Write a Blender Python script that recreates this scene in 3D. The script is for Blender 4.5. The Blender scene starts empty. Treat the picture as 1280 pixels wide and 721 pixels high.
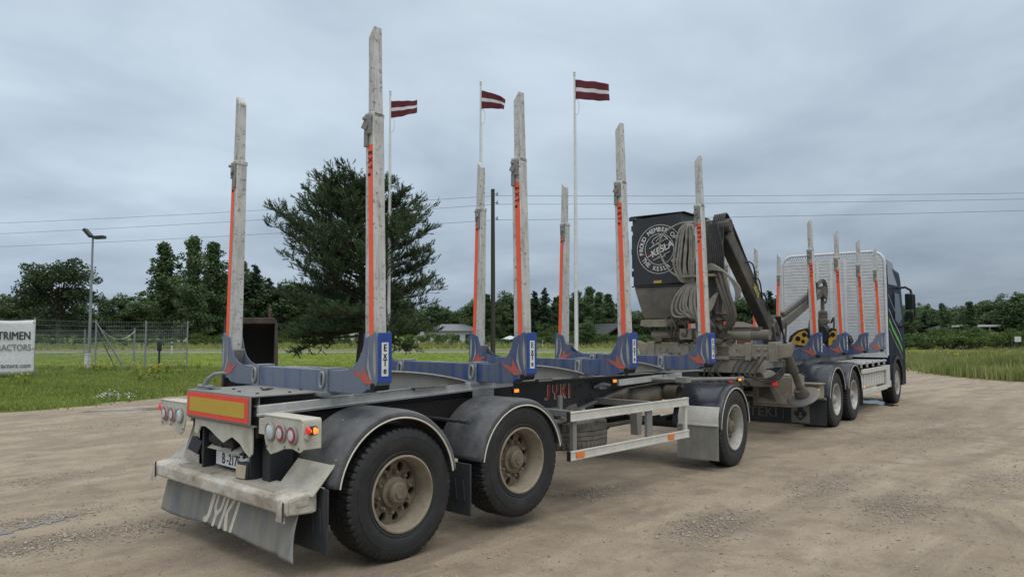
import bpy, math, random
import numpy as np
from mathutils import Vector, Matrix, Euler

SC = bpy.context.scene
COL = SC.collection
RNG = np.random.default_rng(11)
random.seed(7)

# ------------------------------------------------------------------ camera
CAM = Vector((-3.7407, -5.9326, 1.7803)); YAW = 0.75222; PIT = 0.06114; FPX = 923.7
cam = bpy.data.cameras.new('camera'); co = bpy.data.objects.new('camera', cam); COL.objects.link(co)
cam.sensor_width = 36; cam.sensor_fit = 'HORIZONTAL'; cam.lens = FPX / 1280 * 36
cam.clip_start = 0.05; cam.clip_end = 6000
fw = Vector((math.cos(YAW) * math.cos(PIT), math.sin(YAW) * math.cos(PIT), math.sin(PIT)))
rt = Vector((math.sin(YAW), -math.cos(YAW), 0)); up = rt.cross(fw)
ROL = 0.00157
rt2 = rt * math.cos(ROL) - up * math.sin(ROL); up2 = up * math.cos(ROL) + rt * math.sin(ROL)
co.matrix_world = Matrix(((rt2.x, up2.x, -fw.x, CAM.x), (rt2.y, up2.y, -fw.y, CAM.y), (rt2.z, up2.z, -fw.z, CAM.z), (0, 0, 0, 1)))
SC.camera = co

# ------------------------------------------------------------------ sky, sun, exposure
SUN_EL, SUN_AZ = math.radians(58), math.radians(250)      # azimuth measured from +X towards +Y
w = bpy.data.worlds.new('World'); SC.world = w; w.use_nodes = True
N = w.node_tree.nodes; L = w.node_tree.links; N.clear()
out = N.new('ShaderNodeOutputWorld')
sky = N.new('ShaderNodeTexSky'); sky.sky_type = 'NISHITA'; sky.sun_disc = False
sky.sun_elevation = SUN_EL; sky.sun_rotation = math.pi / 2 - SUN_AZ; sky.air_density = 1.5; sky.dust_density = 3
b1 = N.new('ShaderNodeBackground'); b1.inputs[1].default_value = 0.05
L.new(sky.outputs[0], b1.inputs[0])
tc = N.new('ShaderNodeTexCoord'); sep = N.new('ShaderNodeSeparateXYZ'); L.new(tc.outputs['Generated'], sep.inputs[0])
def wm(op, a, b=None):
    n = N.new('ShaderNodeMath'); n.operation = op
    for i, v in enumerate((a, b)):
        if v is None: continue
        if isinstance(v, (int, float)): n.inputs[i].default_value = v
        else: L.new(v, n.inputs[i])
    return n.outputs[0]
zc = wm('MAXIMUM', sep.outputs[2], 0.0); zd = wm('ADD', zc, 0.16)
cx = wm('DIVIDE', sep.outputs[0], zd); cy = wm('DIVIDE', sep.outputs[1], zd)
cmb = N.new('ShaderNodeCombineXYZ'); L.new(cx, cmb.inputs[0]); L.new(cy, cmb.inputs[1])
n1 = N.new('ShaderNodeTexNoise'); n1.inputs['Scale'].default_value = 1.25; n1.inputs['Detail'].default_value = 7; n1.inputs['Roughness'].default_value = .5
n1.inputs['Distortion'].default_value = .35
L.new(cmb.outputs[0], n1.inputs['Vector'])
# brightness rises towards the zenith as under a real overcast; darker bank of cloud towards +X (right of the picture)
az = wm('ADD', wm('MULTIPLY', sep.outputs[0], 0.62), wm('MULTIPLY', sep.outputs[1], -0.78))   # -1 .. 1, right of picture is +
elev = N.new('ShaderNodeValToRGB'); L.new(zc, elev.inputs[0])
e = elev.color_ramp; e.elements[0].position = 0; e.elements[0].color = (.42, .52, .65, 1)
e.elements[1].position = .16; e.elements[1].color = (.555, .675, .805, 1)
k = e.elements.new(.38); k.color = (.62, .735, .85, 1); k = e.elements.new(.6); k.color = (1.0, 1.06, 1.12, 1); k = e.elements.new(1.0); k.color = (1.45, 1.45, 1.45, 1)
cl = N.new('ShaderNodeValToRGB'); L.new(n1.outputs[0], cl.inputs[0])
c = cl.color_ramp; c.elements[0].position = .32; c.elements[0].color = (.77, .785, .81, 1); c.elements[1].position = .68; c.elements[1].color = (1.15, 1.13, 1.10, 1)
m1 = N.new('ShaderNodeMixRGB'); m1.blend_type = 'MULTIPLY'; m1.inputs[0].default_value = 1
L.new(elev.outputs[0], m1.inputs[1]); L.new(cl.outputs[0], m1.inputs[2])
dk = N.new('ShaderNodeMapRange'); dk.inputs[1].default_value = -.9; dk.inputs[2].default_value = .75; dk.inputs[3].default_value = 1.05; dk.inputs[4].default_value = .56
L.new(az, dk.inputs[0])
lowf = N.new('ShaderNodeMapRange'); lowf.inputs[1].default_value = .04; lowf.inputs[2].default_value = .42; lowf.inputs[3].default_value = 0; lowf.inputs[4].default_value = 1
L.new(sep.outputs[2], lowf.inputs[0])
dkm = N.new('ShaderNodeMixRGB'); L.new(lowf.outputs[0], dkm.inputs[0]); L.new(dk.outputs[0], dkm.inputs[1]); dkm.inputs[2].default_value = (1, 1, 1, 1)
m2 = N.new('ShaderNodeMixRGB'); m2.blend_type = 'MULTIPLY'; m2.inputs[0].default_value = 1
L.new(m1.outputs[0], m2.inputs[1]); L.new(dkm.outputs[0], m2.inputs[2])
b2 = N.new('ShaderNodeBackground'); L.new(m2.outputs[0], b2.inputs[0]); b2.inputs[1].default_value = 1.0
mx = N.new('ShaderNodeMixShader'); mx.inputs[0].default_value = .92
L.new(b1.outputs[0], mx.inputs[1]); L.new(b2.outputs[0], mx.inputs[2]); L.new(mx.outputs[0], out.inputs[0])

sl = bpy.data.lights.new('sun', 'SUN'); sl.energy = 0.9; sl.angle = math.radians(35); sl.color = (1, .965, .91)
so = bpy.data.objects.new('sun', sl); COL.objects.link(so)
sd = Vector((math.cos(SUN_EL) * math.cos(SUN_AZ), math.cos(SUN_EL) * math.sin(SUN_AZ), math.sin(SUN_EL)))
so.rotation_euler = sd.to_track_quat('Z', 'Y').to_euler(); so.location = (0, 0, 30)

vs = SC.view_settings; vs.view_transform = 'Standard'; vs.look = 'None'; vs.exposure = 0.06; vs.gamma = 1; vs.use_curve_mapping = False
SC.render.engine = 'CYCLES'; SC.cycles.max_bounces = 6; SC.cycles.transparent_max_bounces = 8

# ------------------------------------------------------------------ helpers
def depth_pt(px, D):
    """ground point in the direction of picture column px, D metres along the view axis"""
    f = Vector((math.cos(YAW), math.sin(YAW))); r = Vector((math.sin(YAW), -math.cos(YAW)))
    q = Vector((CAM.x, CAM.y)) + f * D + r * (D * (px - 640) / FPX)
    return q.x, q.y
def height(py, D): return CAM.z + D * (417 - py) / FPX

def tag(o, label=None, cat=None, group=None, kind=None):
    if label: o['label'] = label
    if cat: o['category'] = cat
    if group: o['group'] = group
    if kind: o['kind'] = kind
    return o
def thing(name, label, cat, loc=(0, 0, 0), rz=0, group=None):
    o = bpy.data.objects.new(name, None); COL.objects.link(o); o.location = loc; o.rotation_euler = (0, 0, rz)
    o.empty_display_size = .1
    return tag(o, label, cat, group)
def kids(o): return [c for c in bpy.data.objects if c.parent == o]
def copy_tree(o, parent=None):
    c = o.copy(); COL.objects.link(c); c.parent = parent
    for ch in kids(o): copy_tree(ch, c)
    return c

def rotm(r): return Euler(r).to_matrix() if r is not None else None
class MB:
    def __init__(s): s.v = []; s.f = []; s.m = []; s.mats = []; s.cur = 0
    def use(s, m):
        if m not in s.mats: s.mats.append(m)
        s.cur = s.mats.index(m); return s
    def add(s, vs, fs):
        b = len(s.v); s.v += [tuple(v) for v in vs]
        for f in fs: s.f.append(tuple(b + i for i in f)); s.m.append(s.cur)
        return s
    def box(s, c, d, r=None):
        R = rotm(r); vs = []
        for x in (-.5, .5):
            for y in (-.5, .5):
                for z in (-.5, .5):
                    p = Vector((x * d[0], y * d[1], z * d[2]))
                    if R: p = R @ p
                    vs.append(p + Vector(c))
        return s.add(vs, [(0, 1, 3, 2), (4, 6, 7, 5), (0, 4, 5, 1), (2, 3, 7, 6), (0, 2, 6, 4), (1, 5, 7, 3)])
    def bb(s, x0, x1, y0, y1, z0, z1): return s.box(((x0 + x1) / 2, (y0 + y1) / 2, (z0 + z1) / 2), (abs(x1 - x0), abs(y1 - y0), abs(z1 - z0)))
    def bar(s, a, b, wd, ht, upv=(0, 0, 1)):
        a = Vector(a); b = Vector(b); d = (b - a).normalized(); u = Vector(upv)
        if abs(d.dot(u)) > .98: u = Vector((1, 0, 0))
        sx = d.cross(u).normalized(); u = sx.cross(d)
        vs = [p + sx * (i * wd / 2) + u * (j * ht / 2) for p in (a, b) for i, j in ((-1, -1), (1, -1), (1, 1), (-1, 1))]
        return s.add(vs, [(3, 2, 1, 0), (4, 5, 6, 7), (0, 1, 5, 4), (1, 2, 6, 5), (2, 3, 7, 6), (3, 0, 4, 7)])
    def tube(s, pts, r, n=10, closed=False):
        pts = [Vector(p) for p in pts]; k = len(pts); rs = r if isinstance(r, (list, tuple)) else [r] * k
        vs = []; u = None
        for i, p in enumerate(pts):
            if closed: d = (pts[(i + 1) % k] - pts[i - 1])
            else: d = pts[min(i + 1, k - 1)] - pts[max(i - 1, 0)]
            d.normalize()
            if u is None: u = d.orthogonal().normalized()
            else:
                u = u - d * u.dot(d); u = u.normalized() if u.length > 1e-6 else d.orthogonal().normalized()
            v = d.cross(u)
            for j in range(n):
                a = 2 * math.pi * j / n; vs.append(p + (u * math.cos(a) + v * math.sin(a)) * rs[i])
        fs = []
        for i in range(k if closed else k - 1):
            for j in range(n):
                a = i * n + j; b_ = i * n + (j + 1) % n; c_ = ((i + 1) % k) * n + (j + 1) % n; d_ = ((i + 1) % k) * n + j
                fs.append((a, b_, c_, d_))
        if not closed: fs += [tuple(range(n))[::-1], tuple((k - 1) * n + j for j in range(n))]
        return s.add(vs, fs)
    def prism(s, poly, axis, a, b, caps=True):
        """poly of 2-D points extruded along axis from a to b. axis x: (y,z); y: (x,z); z: (x,y)"""
        def P(p, t):
            return {'x': (t, p[0], p[1]), 'y': (p[0], t, p[1]), 'z': (p[0], p[1], t)}[axis]
        n = len(poly); vs = [P(p, a) for p in poly] + [P(p, b) for p in poly]
        fs = [(i, (i + 1) % n, n + (i + 1) % n, n + i) for i in range(n)]
        if caps: fs += [tuple(range(n))[::-1], tuple(range(n, 2 * n))]
        return s.add(vs, fs)
    def lathe(s, prof, c=(0, 0, 0), n=48, axis='y', closed=False, rmod=None):
        """prof: (r, t) pairs, t along axis"""
        vs = []
        for i in range(n):
            a = 2 * math.pi * i / n
            for j, (r, t) in enumerate(prof):
                if rmod: r = r + rmod(i, j)
                x, z = r * math.cos(a), r * math.sin(a)
                q = {'y': (x, t, z), 'x': (t, x, z), 'z': (x, z, t)}[axis]
                vs.append((q[0] + c[0], q[1] + c[1], q[2] + c[2]))
        k = len(prof); fs = []
        for i in range(n):
            for j in range(k if closed else k - 1):
                a_ = i * k + j; b_ = i * k + (j + 1) % k; i2 = (i + 1) % n
                fs.append((a_, b_, i2 * k + (j + 1) % k, i2 * k + j))
        return s.add(vs, fs)
    def disc(s, c, r, axis='y', t=.01, n=24):
        return s.lathe([(1e-4, -t / 2), (r, -t / 2), (r, t / 2), (1e-4, t / 2)], c, n, axis)
    def build(s, name, mat=None, parent=None, bevel=0, smooth=True, loc=None, rot=None, ang=35, solid=0):
        me = bpy.data.meshes.new(name); me.from_pydata(s.v, [], s.f)
        mats = s.mats if s.mats else [mat]
        for m_ in mats: me.materials.append(m_)
        if len(mats) > 1: me.polygons.foreach_set('material_index', s.m)
        import bmesh
        bm = bmesh.new(); bm.from_mesh(me); bmesh.ops.recalc_face_normals(bm, faces=bm.faces); bm.to_mesh(me); bm.free()
        if smooth:
            me.polygons.foreach_set('use_smooth', [True] * len(me.polygons)); me.set_sharp_from_angle(angle=math.radians(ang))
        o = bpy.data.objects.new(name, me); COL.objects.link(o)
        if parent: o.parent = parent
        if loc: o.location = loc
        if rot: o.rotation_euler = rot
        if solid:
            md = o.modifiers.new('solid', 'SOLIDIFY'); md.thickness = solid; md.offset = 0
        if bevel:
            md = o.modifiers.new('bevel', 'BEVEL'); md.width = bevel; md.segments = 2; md.limit_method = 'ANGLE'; md.angle_limit = math.radians(40); md.harden_normals = False
        return o

def arc(cx, cz, r, a0, a1, n):
    return [(cx + r * math.cos(math.radians(a0 + (a1 - a0) * i / n)), cz + r * math.sin(math.radians(a0 + (a1 - a0) * i / n))) for i in range(n + 1)]

_tx = {}
REAR = Matrix(((0, 0, -1), (-1, 0, 0), (0, 1, 0)))     # reads from behind (looking +X)
SIDE = Matrix(((1, 0, 0), (0, 0, -1), (0, 1, 0)))      # reads from the right side (looking +Y)
def text_verts(s, size, bold=0.0, shear=0.0, spacing=1.0, line=1.0, align='CENTER'):
    key = (s, size, bold, shear, spacing, line, align)
    if key in _tx: return _tx[key]
    cu = bpy.data.curves.new('t', 'FONT'); cu.body = s; cu.size = size; cu.offset = bold * size; cu.shear = shear
    cu.space_character = spacing; cu.space_line = line; cu.align_x = align; cu.align_y = 'CENTER'; cu.extrude = .0015; cu.resolution_u = 3
    o = bpy.data.objects.new('t', cu); COL.objects.link(o)
    dg = bpy.context.evaluated_depsgraph_get(); dg.update()
    me = bpy.data.meshes.new_from_object(o.evaluated_get(dg))
    vs = [v.co.copy() for v in me.vertices]; fs = [tuple(p.vertices) for p in me.polygons]
    bpy.data.objects.remove(o); bpy.data.meshes.remove(me); bpy.data.curves.remove(cu)
    _tx[key] = (vs, fs); return vs, fs
def put_text(mb, s, loc, R, size, sx=1.0, rot=0, bold=0.0, **k):
    # heavier strokes: the same glyphs set a hair apart, each copy 0.3 mm further out
    vs, fs = text_verts(s, size, **k); Q = Matrix.Rotation(rot, 3, 'Z'); e = bold * size
    offs_ = [(0, 0)] if not bold else [(-e, 0), (e, 0), (0, -e * .6), (0, e * .6)]
    for i, (ox, oy) in enumerate(offs_):
        mb.add([R @ (Q @ Vector((v.x * sx + ox, v.y + oy, v.z + .0003 * i))) + Vector(loc) for v in vs], fs)
    return mb
def put_poly(mb, poly, loc, R, t=.002):
    n = len(poly); vs = [R @ Vector((p[0], p[1], z)) + Vector(loc) for z in (0, t) for p in poly]
    mb.add(vs, [tuple(range(n))[::-1], tuple(range(n, 2 * n))] + [(i, (i + 1) % n, n + (i + 1) % n, n + i) for i in range(n)]); return mb

_BL = {'J': [[(.30, 1), (.62, 1), (.62, .28), (.50, .06), (.30, 0), (.0, 0), (.0, .17), (.20, .18), (.30, .30)]],
       'Y': [[(0, 1), (.20, 1), (.20, .62), (.32, .50), (.42, .50), (.54, .62), (.54, 1), (.74, 1), (.74, .55), (.48, .34), (.48, 0), (.26, 0), (.26, .34), (0, .55)]],
       'K': [[(0, 1), (.20, 1), (.20, 0), (0, 0)], [(.22, .52), (.52, 1), (.76, 1), (.44, .52), (.78, 0), (.54, 0), (.22, .46)]],
       'I': [[(0, 1), (.20, 1), (.20, 0), (0, 0)]]}
_BW = {'J': .62, 'Y': .74, 'K': .78, 'I': .20}
def block_word(word, h, sx=1.0, gap=.16, shear=0.0):
    """heavy block letters as polygons in a plane; centred"""
    tot = sum(_BW[c] for c in word) + gap * (len(word) - 1); x = -tot / 2; out_ = []
    for c in word:
        for poly in _BL[c]: out_.append([((px + x + shear * (py - .5)) * h * sx, (py - .5) * h) for px, py in poly])
        x += _BW[c] + gap
    return out_
# ------------------------------------------------------------------ materials
def s2l(r, g, b): return tuple(((c / 255 + .055) / 1.055) ** 2.4 if c / 255 > .04045 else c / 255 / 12.92 for c in (r, g, b))
DUST = (.27, .235, .19)
def M(name, col, rough=.6, metal=0.0, dirt=0.0, dcol=DUST, dscale=3.0, var=.12, vscale=9.0, bump=0.0, bscale=60.0, streak=False, spots=0.0, spcol=(.05, .045, .04), emit=0.0, coat=0.0, stretch=(1, 1, 1)):
    m = bpy.data.materials.new(name); m.use_nodes = True; nt = m.node_tree; n = nt.nodes; l = nt.links
    p = n['Principled BSDF']; p.inputs['Roughness'].default_value = rough; p.inputs['Metallic'].default_value = metal
    p.inputs['Coat Weight'].default_value = coat
    t = n.new('ShaderNodeTexCoord'); mp = n.new('ShaderNodeMapping'); l.new(t.outputs['Object'], mp.inputs[0])
    mp.inputs['Scale'].default_value = (stretch[0], stretch[1], .14 if streak else stretch[2])
    a = n.new('ShaderNodeTexNoise'); a.inputs['Scale'].default_value = vscale; a.inputs['Detail'].default_value = 6; a.inputs['Roughness'].default_value = .65; l.new(t.outputs['Object'], a.inputs[0])
    r = n.new('ShaderNodeMapRange'); r.inputs[1].default_value = .3; r.inputs[2].default_value = .7; r.inputs[3].default_value = 1 - var; r.inputs[4].default_value = 1 + var; l.new(a.outputs[0], r.inputs[0])
    mul = n.new('ShaderNodeMixRGB'); mul.blend_type = 'MULTIPLY'; mul.inputs[0].default_value = 1; mul.inputs[1].default_value = (*col, 1); l.new(r.outputs[0], mul.inputs[2])
    last = mul.outputs[0]
    if dirt:
        b = n.new('ShaderNodeTexNoise'); b.inputs['Scale'].default_value = dscale * (4 if streak else 1); b.inputs['Detail'].default_value = 8; b.inputs['Roughness'].default_value = .7; l.new(mp.outputs[0], b.inputs[0])
        q = n.new('ShaderNodeMapRange'); q.inputs[1].default_value = .72 - dirt * .5; q.inputs[2].default_value = .95 - dirt * .5; q.inputs[4].default_value = min(1, .55 + dirt * .45); l.new(b.outputs[0], q.inputs[0])
        x = n.new('ShaderNodeMixRGB'); l.new(q.outputs[0], x.inputs[0]); l.new(last, x.inputs[1]); x.inputs[2].default_value = (*dcol, 1); last = x.outputs[0]
        rr = n.new('ShaderNodeMapRange'); rr.inputs[3].default_value = rough; rr.inputs[4].default_value = .92; l.new(q.outputs[0], rr.inputs[0]); l.new(rr.outputs[0], p.inputs['Roughness'])
        if metal:
            mm = n.new('ShaderNodeMapRange'); mm.inputs[3].default_value = metal; mm.inputs[4].default_value = 0; l.new(q.outputs[0], mm.inputs[0]); l.new(mm.outputs[0], p.inputs['Metallic'])
    if spots:
        b = n.new('ShaderNodeTexNoise'); b.inputs['Scale'].default_value = 26; b.inputs['Detail'].default_value = 5; b.inputs['Roughness'].default_value = .75; l.new(t.outputs['Object'], b.inputs[0])
        q = n.new('ShaderNodeMapRange'); q.inputs[1].default_value = .66 - spots * .12; q.inputs[2].default_value = .72 - spots * .12; q.inputs[4].default_value = .8; l.new(b.outputs[0], q.inputs[0])
        x = n.new('ShaderNodeMixRGB'); l.new(q.outputs[0], x.inputs[0]); l.new(last, x.inputs[1]); x.inputs[2].default_value = (*spcol, 1); last = x.outputs[0]
    l.new(last, p.inputs['Base Color'])
    if bump:
        b = n.new('ShaderNodeTexNoise'); b.inputs['Scale'].default_value = bscale; b.inputs['Detail'].default_value = 6; l.new(mp.outputs[0], b.inputs[0])
        u = n.new('ShaderNodeBump'); u.inputs['Strength'].default_value = bump; u.inputs['Distance'].default_value = .01; l.new(b.outputs[0], u.inputs['Height']); l.new(u.outputs[0], p.inputs['Normal'])
    if emit: p.inputs['Emission Color'].default_value = (*col, 1); p.inputs['Emission Strength'].default_value = emit
    return m

alu = M('worn_aluminium', (.54, .54, .515), .5, .2, dirt=.5, dcol=(.22, .21, .185), dscale=5, spots=.75, spcol=(.09, .085, .075), bump=.25, streak=True)
alu_clean = M('painted_aluminium', (.50, .51, .50), .42, .3, dirt=.35, dcol=(.34, .32, .27), bump=.1)
guard_m = M('side_guard_aluminium', (.58, .57, .52), .45, .1, dirt=.3, dcol=(.40, .37, .29), dscale=2)
cream = M('dusty_white_paint', (.50, .48, .41), .55, 0, dirt=.5, dcol=(.27, .235, .18), dscale=4, bump=.15, spots=.15, spcol=(.12, .10, .08))
cream_dirty = M('muddy_white_paint', (.55, .52, .46), .6, 0, dirt=.6, dcol=(.21, .155, .105), dscale=2.2, bump=.4, spots=.35, spcol=(.25, .09, .06), stretch=(2, 1.1, 2))
blue = M('worn_blue_paint', (.018, .055, .20), .45, 0, dirt=.74, dcol=(.13, .145, .175), dscale=3, streak=True, spots=.2, spcol=(.05, .06, .08), bump=.15)
blue_dusty = M('dusty_blue_paint', (.03, .08, .24), .5, 0, dirt=.93, dcol=(.165, .19, .24), dscale=2.5, streak=True, spots=.3, spcol=(.06, .07, .09), bump=.2)
blue_side = M('clean_blue_paint', (.018, .06, .27), .4, 0, dirt=.2, dcol=(.15, .2, .3), dscale=5)
orange = M('fluorescent_orange', (.85, .115, .045), .5, 0, dirt=.22, dcol=(.60, .22, .13), dscale=6, var=.06)
red_faded = M('faded_red_print', (.52, .10, .065), .6, 0, dirt=.55, dcol=(.22, .14, .13), dscale=8)
silver_print = M('grey_print', (.33, .33, .31), .5, 0, dirt=.2)
black_txt = M('black_print', (.012, .012, .014), .5)
white_txt = M('white_print', (.62, .62, .58), .5, dirt=.15)
white_label = M('white_label', (.66, .67, .66), .5, dirt=.12)
cream_txt = M('cream_print', (.55, .51, .40), .6, dirt=.25)
red_txt = M('red_print', (.32, .025, .02), .5, dirt=.25)
fender_m = M('dusty_black_plastic', (.04, .045, .053), .42, 0, dirt=.72, dcol=(.155, .158, .158), dscale=1.9, bump=.12, bscale=25, spots=.05, stretch=(1, 1, 1))
fender_wet = M('dark_wet_plastic', (.03, .038, .05), .28, 0, dirt=.45, dcol=(.11, .115, .12), dscale=2.2, bump=.25, bscale=14, spots=.35, spcol=(.012, .013, .016))
piping = M('cream_piping', (.60, .57, .48), .5, dirt=.2)
rubber = M('tyre_rubber', (.014, .015, .016), .6, 0, dirt=.45, dcol=(.05, .046, .040), dscale=5, bump=.15, bscale=40)
rubber_dusty = M('dusty_rubber', (.04, .04, .038), .8, 0, dirt=.75, dcol=(.16, .145, .115), dscale=4, bump=.15)
rim_m = M('muddy_rim', (.22, .18, .13), .7, 0, dirt=.6, dcol=(.10, .078, .052), dscale=3.5, bump=.3, bscale=45)
rim_lip = M('rim_lip', (.30, .26, .195), .55, .05, dirt=.6, dcol=(.16, .13, .09), dscale=5, spots=.2)
rim_alloy = M('dusty_alloy_rim', (.46, .46, .44), .45, .35, dirt=.62, dcol=(.25, .215, .165), dscale=4, spots=.2)
dark = M('dark_frame_paint', (.022, .025, .03), .5, 0, dirt=.32, dcol=(.075, .07, .062), dscale=3, bump=.2)
darker = M('dusty_dark_underside', (.018, .018, .019), .7, 0, dirt=.3, dcol=(.06, .055, .045), dscale=4)  # near-black with noisy brown dirt, for axles and cross members
greyfr = M('dusty_frame_grey', (.21, .215, .205), .55, .1, dirt=.5, dcol=(.24, .215, .175), dscale=3, bump=.2)
mud = M('dusty_machine_paint', (.12, .11, .09), .65, 0, dirt=.62, dcol=(.27, .23, .17), dscale=3.4, bump=.35, spots=.35, spcol=(.07, .06, .05))
mud_dark = M('oily_dusty_steel', (.085, .075, .062), .55, .1, dirt=.5, dcol=(.17, .145, .11), dscale=3.5, bump=.35, spots=.3, spcol=(.03, .026, .02))
cab_black = M('black_cabin_panel', (.022, .025, .03), .4, 0, dirt=.4, dcol=(.075, .075, .073), dscale=1.6, bump=.08)
cab_lower = M('dusty_cabin_base', (.055, .056, .06), .45, 0, dirt=.75, dcol=(.19, .168, .13), dscale=1.3, bump=.1)
hose_m = M('grey_hydraulic_hose', (.20, .19, .165), .6, 0, dirt=.55, dcol=(.34, .31, .25), dscale=8)
hose_d = M('dark_hydraulic_hose', (.03, .03, .03), .5, 0, dirt=.4, dcol=(.12, .105, .08), dscale=8)
boom_m = M('dark_boom_paint', (.04, .04, .039), .55, 0, dirt=.6, dcol=(.15, .135, .105), dscale=2.5, bump=.3, spots=.2, spcol=(.02, .02, .02))
yellow_m = M('yellow_paint', (.55, .33, .03), .5, 0, dirt=.4, dcol=(.2, .14, .06), dscale=6)
flap_m = M('dusty_mudflap', (.15, .16, .165), .75, 0, dirt=.7, dcol=(.27, .255, .21), dscale=1.5, streak=True, bump=.15)
flap_dark = M('dark_mudflap', (.03, .035, .04), .7, 0, dirt=.4, dcol=(.10, .095, .08), dscale=3, streak=True)
reflect_y = M('yellow_reflector', (.50, .34, .035), .45, 0, dirt=.12, dcol=(.38, .30, .12), dscale=5, var=.05)
reflect_r = M('red_reflector', (.78, .065, .035), .5, 0, dirt=.3, dcol=(.62, .30, .24), dscale=7, var=.05)
lens_r = M('red_lens', (.33, .012, .025), .2, coat=.6); lens_w = M('white_lens', (.52, .55, .56), .18, dirt=.2, coat=.6)
lens_ring = M('grey_lamp_ring', (.30, .30, .29), .4, .2, dirt=.3)
amber = M('amber_reflector', (.80, .19, .02), .35, dirt=.15, dcol=(.5, .2, .08))
amber_lit = M('lit_amber_lamp', (.95, .30, .03), .3, emit=.7); red_lit = M('lit_red_lamp', (.6, .03, .025), .3, emit=.35)
cabblue = M('navy_cab_paint', (.005, .010, .034), .4, 0, dirt=.08, dcol=(.02, .024, .035), coat=0.0)
green_m = M('green_stripe', (.10, .42, .03), .35); cabwhite = M('white_stripe', (.50, .54, .58), .35)
glass_m = M('dark_window_glass', (.014, .022, .020), .12)
glass_m.node_tree.nodes['Principled BSDF'].inputs['Specular IOR Level'].default_value = .3; black_pl = M('black_plastic', (.014, .015, .017), .45, dirt=.12, dcol=(.05, .05, .05))
deflect = M('grey_roof_fairing', (.17, .20, .24), .3, coat=.5)
head_m = M('headboard_aluminium', (.60, .605, .61), .5, .25, dirt=.32, dcol=(.33, .32, .30), dscale=3, spots=.12, spcol=(.15, .15, .14), bump=.15)
polewhite = M('white_pole_paint', (.62, .64, .64), .4, dirt=.15, dcol=(.4, .41, .4))
maroon = M('maroon_cloth', (.105, .012, .025), .85, var=.05); flagwhite = M('white_cloth', (.62, .63, .65), .85, var=.04)
wood = M('weathered_pole_wood', (.045, .042, .033), .85, 0, dirt=.3, dcol=(.07, .07, .055), bump=.4, streak=True)
wire_m = M('wire', (.10, .11, .12), .6)
galv = M('galvanised_steel', (.27, .29, .30), .5, .4, dirt=.2, dcol=(.2, .2, .19))
rust = M('rusty_steel', (.05, .036, .030), .85, 0, dirt=.4, dcol=(.11, .085, .07), dscale=3, bump=.4)
black_in = M('gap_and_shade_black', (.01, .009, .008), .9)  # flat black for joints and rivets, and for shade painted into hollows
vinyl = M('white_vinyl_banner', (.66, .67, .68), .55, dirt=.15, dcol=(.5, .5, .49), bump=.1, bscale=6)
txt_dk = M('dark_grey_print', (.035, .035, .04), .6); txt_md = M('mid_grey_print', (.20, .21, .21), .6)

def leafmat(name, a, b, transl=.2, scale=.6, rough=.6):
    m = bpy.data.materials.new(name); m.use_nodes = True; nt = m.node_tree; n = nt.nodes; l = nt.links
    p = n['Principled BSDF']; p.inputs['Roughness'].default_value = rough; p.inputs['Specular IOR Level'].default_value = .3
    t = n.new('ShaderNodeTexCoord'); a1 = n.new('ShaderNodeTexNoise'); a1.inputs['Scale'].default_value = scale; a1.inputs['Detail'].default_value = 4; l.new(t.outputs['Object'], a1.inputs[0])
    oi = n.new('ShaderNodeObjectInfo'); ge = n.new('ShaderNodeNewGeometry')
    ad = n.new('ShaderNodeMath'); ad.operation = 'ADD'; l.new(a1.outputs[0], ad.inputs[0])
    mu = n.new('ShaderNodeMath'); mu.operation = 'MULTIPLY'; mu.inputs[1].default_value = .35; l.new(ge.outputs['Random Per Island'], mu.inputs[0]); l.new(mu.outputs[0], ad.inputs[1])
    ad2 = n.new('ShaderNodeMath'); ad2.operation = 'ADD'; mu2 = n.new('ShaderNodeMath'); mu2.operation = 'MULTIPLY'; mu2.inputs[1].default_value = .25; l.new(oi.outputs['Random'], mu2.inputs[0]); l.new(ad.outputs[0], ad2.inputs[0]); l.new(mu2.outputs[0], ad2.inputs[1])
    r = n.new('ShaderNodeMapRange'); r.inputs[1].default_value = .45; r.inputs[2].default_value = 1.1; l.new(ad2.outputs[0], r.inputs[0])
    x = n.new('ShaderNodeMixRGB'); l.new(r.outputs[0], x.inputs[0]); x.inputs[1].default_value = (*a, 1); x.inputs[2].default_value = (*b, 1); l.new(x.outputs[0], p.inputs['Base Color'])
    if transl:
        tr = n.new('ShaderNodeBsdfTranslucent'); l.new(x.outputs[0], tr.inputs[0]); mxs = n.new('ShaderNodeMixShader'); mxs.inputs[0].default_value = transl
        l.new(p.outputs[0], mxs.inputs[1]); l.new(tr.outputs[0], mxs.inputs[2]); l.new(mxs.outputs[0], n['Material Output'].inputs[0])
    return m
leaf_forest = leafmat('forest_leaves', (.036, .070, .030), (.10, .158, .062), .2, .5)
leaf_birch = leafmat('birch_leaves', (.055, .096, .042), (.13, .19, .08), .25, .6)
leaf_willow = leafmat('willow_leaves', (.042, .070, .036), (.10, .145, .07), .25, .5)
leaf_dark = leafmat('dark_spruce_needles', (.016, .036, .020), (.038, .070, .032), .05, .8)
leaf_pine = leafmat('pine_needles', (.026, .052, .026), (.10, .155, .070), .06, 1.2)
leaf_bright = leafmat('bright_bush_leaves', (.05, .095, .020), (.12, .18, .04), .3, 1.0)
leaf_mid = leafmat('shrub_leaves', (.045, .085, .022), (.11, .17, .045), .25, .9)
blade_v = leafmat('verge_blades', (.12, .165, .03), (.28, .34, .08), .3, .35)
blade_t = leafmat('tall_grass_blades', (.14, .175, .04), (.38, .40, .16), .3, .3)
blade_f = leafmat('field_blades', (.16, .23, .035), (.30, .40, .07), .3, .2)
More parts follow.
